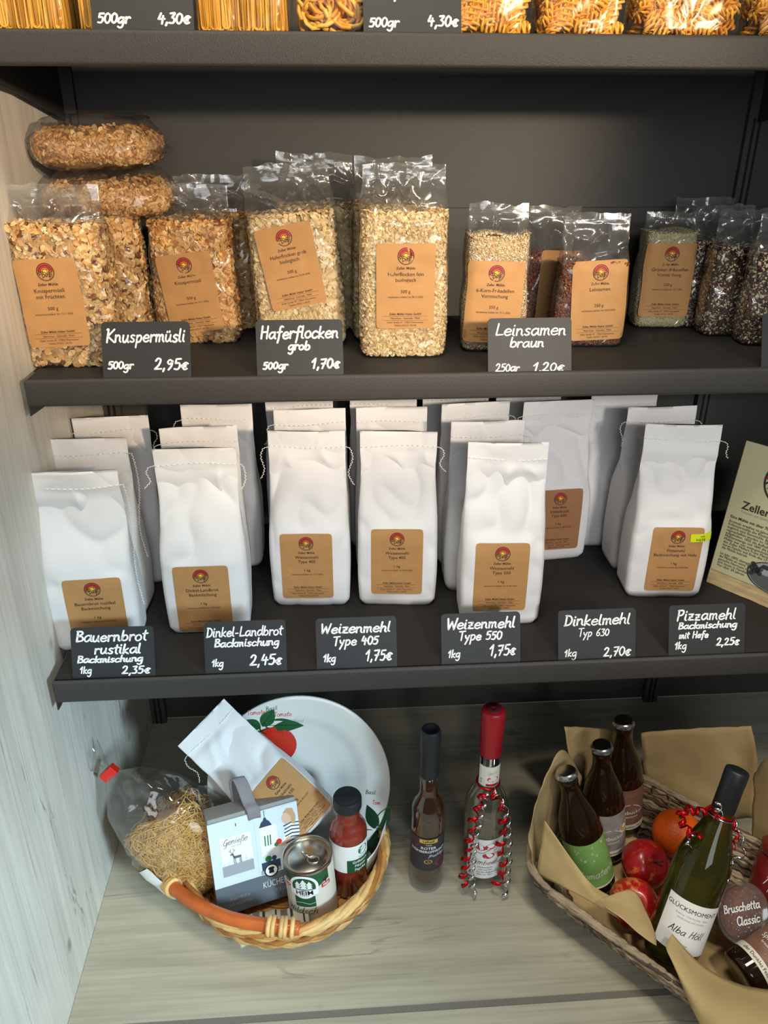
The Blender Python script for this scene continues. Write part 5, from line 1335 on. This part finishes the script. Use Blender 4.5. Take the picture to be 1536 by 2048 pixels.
pts = [rpath(i / 80, .050, .003)[0] for i in range(80)]
V = pts + [(x, y, z + .004) for x, y, z in pts]
MB().add(V, [tuple(range(79, -1, -1)), tuple(range(80, 160))] + [(i, (i + 1) % 80, 80 + (i + 1) % 80, 80 + i) for i in range(80)], 0).build('base', TM, tb, smooth=False)
wp = thing('wrapping_paper', 'brown kraft paper sheets lining the twig basket and folded over its rim', 'paper')
PP = dict(
P1=[[(0.774, 0.02, 0.226), (0.828, 0.05, 0.195), (0.894, 0.08, 0.158)], [(0.793, 0.02, 0.134), (0.849, 0.05, 0.091), (0.918, 0.08, 0.056)], [(0.800, 0.01, 0.030), (0.859, 0.045, 0.022), (0.925, 0.07, 0.02)]],
P2=[[(0.808, 0.0, 0.137), (0.754, -0.04, 0.234), (0.716, -0.08, 0.206), (0.696, -0.115, 0.194)], [(0.818, 0.0, 0.06), (0.757, -0.04, 0.132), (0.712, -0.085, 0.146), (0.692, -0.12, 0.144)], [(0.82, -0.01, 0.02), (0.761, -0.05, 0.03), (0.722, -0.09, 0.05), (0.705, -0.12, 0.075)]],
P3=[[(0.713, -0.115, 0.173), (0.741, -0.14, 0.138), (0.77, -0.175, 0.111), (0.794, -0.2, 0.11)], [(0.71, -0.12, 0.123), (0.741, -0.15, 0.109), (0.769, -0.19, 0.109), (0.795, -0.21, 0.105)], [(0.705, -0.126, 0.075), (0.739, -0.165, 0.090), (0.771, -0.2, 0.098), (0.793, -0.225, 0.102)]],
P4=[[(0.768, -0.215, 0.128), (0.822, -0.195, 0.118), (0.836, -0.22, 0.104), (0.837, -0.255, 0.102)], [(0.77, -0.22, 0.129), (0.802, -0.22, 0.121), (0.818, -0.245, 0.118), (0.834, -0.262, 0.106)], [(0.771, -0.23, 0.132), (0.791, -0.245, 0.125), (0.808, -0.265, 0.120), (0.828, -0.275, 0.110)]],
P5=[[(0.853, -0.265, 0.116), (0.884, -0.29, 0.091), (0.922, -0.32, 0.090), (0.978, -0.335, 0.092)], [(0.836, -0.285, 0.119), (0.854, -0.335, 0.106), (0.892, -0.37, 0.105), (0.957, -0.39, 0.098)], [(0.84, -0.3, 0.11), (0.859, -0.375, 0.074), (0.879, -0.42, 0.076), (0.952, -0.44, 0.050)]],
P6=[[(0.927, 0.075, 0.157), (0.981, 0.05, 0.183), (1.031, 0.02, 0.21), (1.068, 0.0, 0.228)], [(0.947, 0.075, 0.060), (1.002, 0.045, 0.085), (1.05, 0.01, 0.106), (1.086, -0.01, 0.164)], [(0.940, 0.06, 0.02), (0.99, 0.03, 0.02), (1.045, 0.0, 0.03), (1.09, -0.03, 0.06)]],
P7=[[(1.058, -0.05, 0.179), (1.055, -0.08, 0.241), (1.065, -0.12, 0.27)], [(1.072, -0.06, 0.078), (1.079, -0.09, 0.11), (1.089, -0.13, 0.142)], [(1.07, -0.08, 0.02), (1.08, -0.11, 0.02), (1.10, -0.14, 0.02)]])
for k, v in PP.items(): patch(MB(), v, seed=len(k) + ord(k[1]), amp=.0035).build('flap', M['kpaper'], wp, solid=.0004)
# floor of the lining
def flo(u, v):
    p = C0 + D1 * (.06 + u * .32) + D2 * (.06 + v * .18); return (p[0], p[1], .0115 + .002 * nz(p[0] * 30, p[1] * 30, 2))
MB().grid(flo, 20, 14).build('lining', M['kpaper'], wp)

# beer bottles
def along(o, base, top, spin=0.):
    b, t = Vector(base), Vector(top); z = (t - b).normalized()
    x = Vector((1, .02, 0)); x = (x - z * x.dot(z)).normalized(); y = z.cross(x)
    m = Matrix(((x.x, y.x, z.x, b.x), (x.y, y.y, z.y, b.y), (x.z, y.z, z.z, b.z), (0, 0, 0, 1)))
    o.matrix_world = m @ Matrix.Rotation(spin, 4, 'Z')
    return (t - b).length
def beer(label, base, top, labm, style, spin=0., cap=True, group='beer bottles in the twig basket'):
    t = thing('beer_bottle', label, 'beer bottle', group=group)
    H = along(t, base, top, spin)
    r = .0322
    g = [(0, .002), (.026, .0), (.0312, .003), (r, .008), (r, .108), (.0312, .120), (.0275, .138), (.0215, .156), (.0165, .170), (.0145, .182), (.0138, H - .022), (.0150, H - .020), (.0150, H - .011), (.0135, H - .009), (.0130, H - .003)]
    MB().lathe(g, 56).build('glass', M['brownglass'], t)
    n = 42; V = []
    prof = [(.0168, H - .0075, 1), (.0162, H - .0045, .6), (.0150, H - .0015, 0), (.0135, H, 0), (0, H + .0003, 0)]
    for rr_, z, k in prof:
        for j in range(n * 2): V.append(((rr_ + .0006 * k * cos(pi * j)) * cos(pi * j / n), (rr_ + .0006 * k * cos(pi * j)) * sin(pi * j / n), z))
    m = n * 2
    MB().add(V, [(i * m + j, i * m + (j + 1) % m, (i + 1) * m + (j + 1) % m, (i + 1) * m + j) for i in range(4) for j in range(m)]).build('crown_cap', M['crown'], t, sharp=25)
    p = Print(); fn = cyl(r + .0002, 0, -pi / 2); w = M['white']
    p.rect(-.085, .085, .020, .104, labm, 70)
    if style == 'green':
        p.hand('Tomatente', .0125, .002, .040, w, .0010, 'C', slant=.2, lift=.0003)
        for i in range(14):
            x, z = rng.uniform(-.03, .03), rng.uniform(.066, .1); p.line([(x, z), (x + .003, z + .004)], .0006, M['cream'], lift=.0003); p.line([(x + .003, z), (x, z + .003)], .0006, M['cream'], lift=.0003)
        p.rect(-.085, .085, .020, .023, w, 60, lift=.0003)
    else:
        p.rect(-.085, .085, .020, .0305, M['cream'], 60, lift=.0003)
        p.text('ufer Werkstatt' if style == 'grey' else 'ufer Dunkles Fest', .0066, 0, .0232, M['black'], bold=.01, lift=.0005)
        p.line([(-.020, .066), (-.011, .080), (-.008, .071), (.0, .0735), (.010, .072), (.018, .066), (.021, .062)], .0011, w, 0, lift=.0003)
        p.text('Spitzbuckel', .0105, 0, .0535, w, lift=.0003); p.text('brauwerkstatt', .0055, 0, .0460, w, lift=.0003)
        if style == 'grey': p.disc(.028, .070, .0105, M['cream'], 22, lift=.0004); p.disc(.028, .070, .0080, M['gold'], 20, lift=.0005); p.disc(.027, .073, .004, M['white'], lift=.0006)
        for i in range(26):
            x, z = rng.uniform(-.035, .035), rng.uniform(.035, .102); p.line([(x, z), (x + rng.uniform(-.004, .004), z + .002)], .0007, M['card'] if style == 'grey' else M['twig2'], lift=.0001)
    p.build('label', fn, t, .0003)
    return t
beer('green labelled brown beer bottle, leftmost in the twig basket', (.812, -.100, .016), (.752, -.070, .222), M['limelab'], 'green', R(9))
beer('grey labelled brown beer bottle between the green and the brown labelled ones', (.847, -.039, .016), (.818, -.030, .232), M['greylab'], 'grey', R(-3))
beer('brown labelled beer bottle standing hindmost of the three upright ones', (.893, .012, .016), (.868, .018, .236), M['brownlab'], 'brown', R(-2))
beer('brown labelled beer bottle lying on its side at the lower right corner', (.948, -.285, .050), (1.145, -.225, .118), M['brownlab'], 'brown', R(-35), group=None)

# fruit
def apple(label, loc, r, m, rot, seed):
    t = thing('apple', label, 'apple', loc, rot, 'apples in the twig basket')
    def f(u, v):
        a = 2 * pi * u; e = pi * v
        s = sin(e); z = -cos(e)
        rr_ = r * (s ** .92) * (1 + .05 * z) * (1 + .018 * cos(5 * a) * (1 - abs(z)))
        zz = r * .90 * z - (.22 * r * math.exp(-(rr_ / (r * .33)) ** 2) if z > 0 else -.12 * r * math.exp(-(rr_ / (r * .28)) ** 2))
        return (rr_ * cos(a), rr_ * sin(a), zz)
    n, k = 44, 28; V = [f(i / n, .004 + .992 * j / (k - 1)) for j in range(k) for i in range(n)]
    F = [(j * n + i, j * n + (i + 1) % n, (j + 1) * n + (i + 1) % n, (j + 1) * n + i) for j in range(k - 1) for i in range(n)]
    MB().add(V, F).build('body', m, t)
    MB().tube([(0, 0, r * .64), (.001, 0, r * .85), (.004, .001, r * 1.08)], [.0013, .0011, .0015], 6).build('stem', M['stem'], t)
    return t
apple('dark red apple below the orange in the twig basket', (.886, -.1000, .052), .0365, M['apple'], (R(35), R(20), 0), 1)
apple('streaked red apple with its stem end showing beside the paper flap', (.8440, -.1680, .052), .0360, M['apple2'], (R(20), R(-35), R(40)), 2)
og = thing('orange', 'whole orange behind the red apples in the twig basket', 'orange', (.9520, -.058, .066))
def of(u, v):
    a = 2 * pi * u; e = pi * v; z = -cos(e); s = sin(e); r = .0385
    return (r * s * cos(a), r * s * sin(a), r * .94 * z - (.05 * r * math.exp(-(s / .16) ** 2) if z > 0 else 0))
n, k = 48, 30; V = [of(i / n, .004 + .992 * j / (k - 1)) for j in range(k) for i in range(n)]
MB().add(V, [(j * n + i, j * n + (i + 1) % n, (j + 1) * n + (i + 1) % n, (j + 1) * n + i) for j in range(k - 1) for i in range(n)]).build('peel', M['orange'], og)
MB().lathe([(0, .0), (.0032, .0), (.0026, .0012), (0, .0014)], 8, c=(0, 0)).build('stem_button', M['leafd'], og, loc=(0, 0, .0343))

# wine bottle leaning in the basket
wn = thing('wine_bottle', 'olive green wine bottle with white label leaning back in the twig basket', 'wine bottle')
H = along(wn, (.868, -.244, .042), (.950, -.170, .307), R(-18))
r = .0372
g = [(0, .012), (.018, .004), (.030, .0), (.0355, .004), (r, .012), (r, .138), (.0360, .152), (.0300, .174), (.0225, .196), (.0170, .216), (.0148, .232), (.0142, H - .004), (0, H - .004)]
MB().lathe(g, 64).build('glass', M['greenglass'], wn)
MB().lathe([(.0148, H - .062), (.0154, H - .061), (.0154, H - .020), (.0158, H - .018), (.0158, H - .004), (.0150, H - .001), (.0130, H), (0, H)], 44).build('capsule', M['capblack'], wn, sharp=50)
p = Print(); fn = cyl(r + .0002, 0, -pi / 2); k = M['black']
p.rect(-.038, .038, .030, .104, M['white'], 44); p.text('GLÜCKSMOMENT', .0086, -.002, .0895, k, lift=.0003)
p.text('Riesling · Chardonnay · Blanc', .0037, 0, .0825, M['mid'], lift=.0003); p.text('feinfruchtig und trocken', .0037, 0, .0770, M['mid'], lift=.0003)
p.hand('Alba Höll', .0100, .0, .0560, k, .0009, 'C', slant=.3, lift=.0003); p.hand('Winzer', .0040, .0, .0410, M['mid'], .0004, 'C', slant=.3, lift=.0003)
p.build('label', fn, wn, .0004)
wr = thing('curling_ribbon', 'red and silver curled foil ribbon tied round the wine bottle neck', 'ribbon')
wr.matrix_world = wn.matrix_world.copy()
zc = H - .066; rr = random.Random(9)
mb = MB(); mb.tube([(.0168 * cos(a), .0168 * sin(a), zc + .001) for a in np.linspace(0, 2 * pi, 26)[:-1]], .0017, 5, closed=True)
curl(mb, [(-.010, -.0150, zc), (-.026, -.020, zc + .004), (-.040, -.022, zc - .002), (-.052, -.020, zc - .004), (-.050, -.022, zc - .022), (-.040, -.024, zc - .028), (-.026, -.028, zc - .034)], .0062, .0072, .015, 0, rr)
curl(mb, [(.012, -.0140, zc), (.020, -.018, zc - .012), (.022, -.020, zc - .032)], .003, .0060, .016, 0, rr)
mb.build('red_strand', M['redfoil'], wr, solid=.0002, label='red foil strand')
mb = MB(); mb.tube([(.0170 * cos(a), .0170 * sin(a), zc - .003) for a in np.linspace(0, 2 * pi, 26)[:-1]], .0014, 5, closed=True)
curl(mb, [(-.008, -.0165, zc), (-.012, -.022, zc + .010), (-.016, -.024, zc + .022)], .0045, .0055, .012, 0, rr)
curl(mb, [(.014, -.0120, zc), (.028, -.014, zc - .016), (.036, -.014, zc - .034), (.030, -.016, zc - .050), (.022, -.018, zc - .066), (.028, -.018, zc - .080)], .0042, .0046, .022, 0, rr)
curl(mb, [(-.030, -.022, zc - .030), (-.036, -.026, zc - .042), (-.030, -.028, zc - .050)], .003, .0045, .012, 0, rr)
mb.build('silver_strand', M['silverfoil'], wr, solid=.0002, label='silver foil strand')

# tub of spice mix, its lid towards the viewer
tu = thing('spice_tub', 'round clear tub of reddish spice mix with white writing on its lid', 'spice tub')
frame(tu, (.972, -.224, .094), (.985, .16, -.06), (.02, .62, .78))
# local: X right, Z up along the lid, -Y towards the viewer
def turn(mb): mb.v = [(x, -z, y) for x, y, z in mb.v]; mb.f = [f[::-1] for f in mb.f]; return mb
turn(MB().lathe([(0, -.030), (.030, -.030), (.0345, .0), (.0345, .0015), (.0, .0015)], 48)).build('contents', M['spicemix'], tu)
turn(MB().lathe([(0, -.032), (.0315, -.032), (.0372, .001), (.0410, .002), (.0412, .0055), (.0392, .0062), (.0375, .0040), (.0, .0036)], 56)).build('tub_and_lid', M['plastic'], tu)
p = Print(); p.hand('Bruschetta', .0105, -.001, .004, M['white'], .0017, 'C', slant=.05); p.hand('Classic', .0105, .006, -.014, M['white'], .0017, 'C', slant=.05)
for i in range(46):
    a, q = rng.uniform(0, 2 * pi), .031 * sqrt(rng.random()); p.disc(q * cos(a), q * sin(a), rng.uniform(.0004, .0010), M['cream'] if i % 3 else M['gold'], 6, lift=-.0028)
p.build('writing', lambda x, y, l: (x, -.0043 - l, y), tu, .0003)
# dark red jar cut by the picture edge
rj = thing('spread_jar', 'dark red jar with white script leaning at the right picture edge', 'jar')
along(rj, (1.060, -.165, .020), (1.085, -.130, .120), R(-25))
MB().lathe([(0, .001), (.030, .0), (.036, .004), (.037, .012), (.037, .070), (.034, .080), (.031, .084)], 48).build('glass', M['redpouch'], rj)
MB().lathe([(.031, .083), (.0345, .084), (.0345, .098), (.032, .100), (0, .100)], 40).build('lid', M['redpouch'], rj)
p = Print(); p.hand('fisch', .014, -.008, .050, M['white'], .0011, 'C', slant=.35); p.hand('rosa', .007, -.010, .036, M['white'], .0007, 'C'); p.ring(-.018, .066, .004, .0046, 0, 2 * pi, M['white'], 16)
p.build('writing', cyl(.0372, 0, -pi / 2), rj, .0003)

# ------------------------------------------------------------------ leaflet on a wooden stand on the lowest shelf
lf = thing('leaflet_stand', 'wooden board with a printed mill leaflet on the lowest shelf, cut by the right edge', 'leaflet')
frame(lf, (.996, .0886, Z3 - .0022), (.60, -.80, 0), (.020, .030, .218))
mb = MB()
V = []
for yy in (.0012, .016):
    for i in range(13): V.append((-.001 + .172 * i / 12, yy, .0 + .0012 * nz(i * .7, yy * 80, 3)))
    for i in range(12, -1, -1): V.append((-.001 + .172 * i / 12, yy, .226))
k = 26
mb.add(V, [tuple(range(k)), tuple(range(2 * k - 1, k - 1, -1))] + [(i, k + i, k + (i + 1) % k, (i + 1) % k) for i in range(k)])
M['slab'] = mat('pale_wood_slab', (206, 180, 134), .6, var=.25, vscale=30, stretch=(1, 1, 6))
mb.build('board', M['slab'], lf, smooth=False)
M['leafpaper'] = mat('leaflet_paper', (206, 200, 160), .55)
ls = MB().box(.0, .155, .0002, .0010, .024, .2285).build('leaflet', M['leafpaper'], lf, smooth=False)
p = Print(); k = mat('leaflet_ink', (52, 50, 44), .6)
mill_logo(p, .074, .183, .032, k)
p.text('Zeller Mühle', .0170, .020, .1300, k, 'L', bold=.015); p.text('Tradition und Qualität aus Ottersweier', .0048, .021, .1240, M['mid'], 'L')
p.text('Eine Mühle mit über 700 jähriger Geschichte', .0062, .008, .1115, k, 'L', bold=.012)
LL = ['Erstmals erwähnt im Jahre 1319 als', 'Schlossermühle des Klosters Schwarzach,', 'zugleich eine Bannmühle. Bannmühlen-', 'eigenschaften wurden im 19. Jahrhundert', 'aufgehoben. 1835 die Aufhebung des', 'Mühlenzwangs und 1840 die Einführung', 'Mühle war nun uneingeschränkt Eigentum', 'des Zeller Müllers Franz Martin Huber', 'deren Familie seit Ende des 17. Jahrh.', 'die Mühle betrieb.', '', 'Im Jahr 1892 übergab Gustav Niedhammer', 'die Mühle an seine Tochter und den Schwie-', 'gersohn Hermann Huber. Die Mühle befindet', 'sich heute in Familienbesitz.', 'Vor über 30 Jahren']
for i, s in enumerate(LL):
    if s: p.text(s, .0056, .008, .1045 - i * .0048, k, 'L')
p.disc(.098, .045, .043, M['mid'], 40, sy=.52, lift=.0001)
gk = [mat('photo_grey_%s' % n, (c, c + 4, c + 6), .5) for n, c in (('dark', 58), ('mid', 96), ('light', 168))]
def inell(q): return q
p.put(([(.0415 * cos(a), .0215 * sin(a)) for a in np.linspace(pi, 2 * pi, 20)], [tuple(range(20))]), gk[1], .098, .045, lift=.0002)
for x0, x1, z0, z1, m in ((.072, .092, .046, .054, 2), (.088, .122, .036, .046, 2), (.090, .120, .031, .036, 2)): p.rect(x0, x1, z0, z1, gk[m], 1, lift=.0003)
p.put(([(.069, .054), (.095, .054), (.090, .0605), (.074, .0605)], [(0, 1, 2, 3)]), gk[0], lift=.0004); p.put(([(.084, .046), (.126, .046), (.117, .056), (.094, .056)], [(0, 1, 2, 3)]), gk[0], lift=.0005)
for i in range(7): p.rect(.091 + i * .0045, .0935 + i * .0045, .032, .0345, gk[0], 1, lift=.0006)
for i in range(5): p.rect(.090 + i * .006, .0935 + i * .006, .039, .0435, gk[0], 1, lift=.0006)
for i in range(9): p.disc(.060 + .004 * (i % 4), .042 + .003 * (i % 3) + .002 * i * .5, .004, gk[0], 10, lift=.0003)
p.ring(.098, .045, .0425, .0445, 0, 2 * pi, k, 40, sy=.52, lift=.0007)
for i, s in enumerate(('Jahren übernahm', 'Sohn Thomas mit', 'seiner Ehefrau', 'Andrea Huber', 'mit Familie.')):
    p.text(s, .0052, .008, .0530 - 0 - (i + 0) * .0050 - .024 * 0, k, 'L') if False else None
p.build('print', lambda x, y, l: (x, -l, y), ls, .0004)
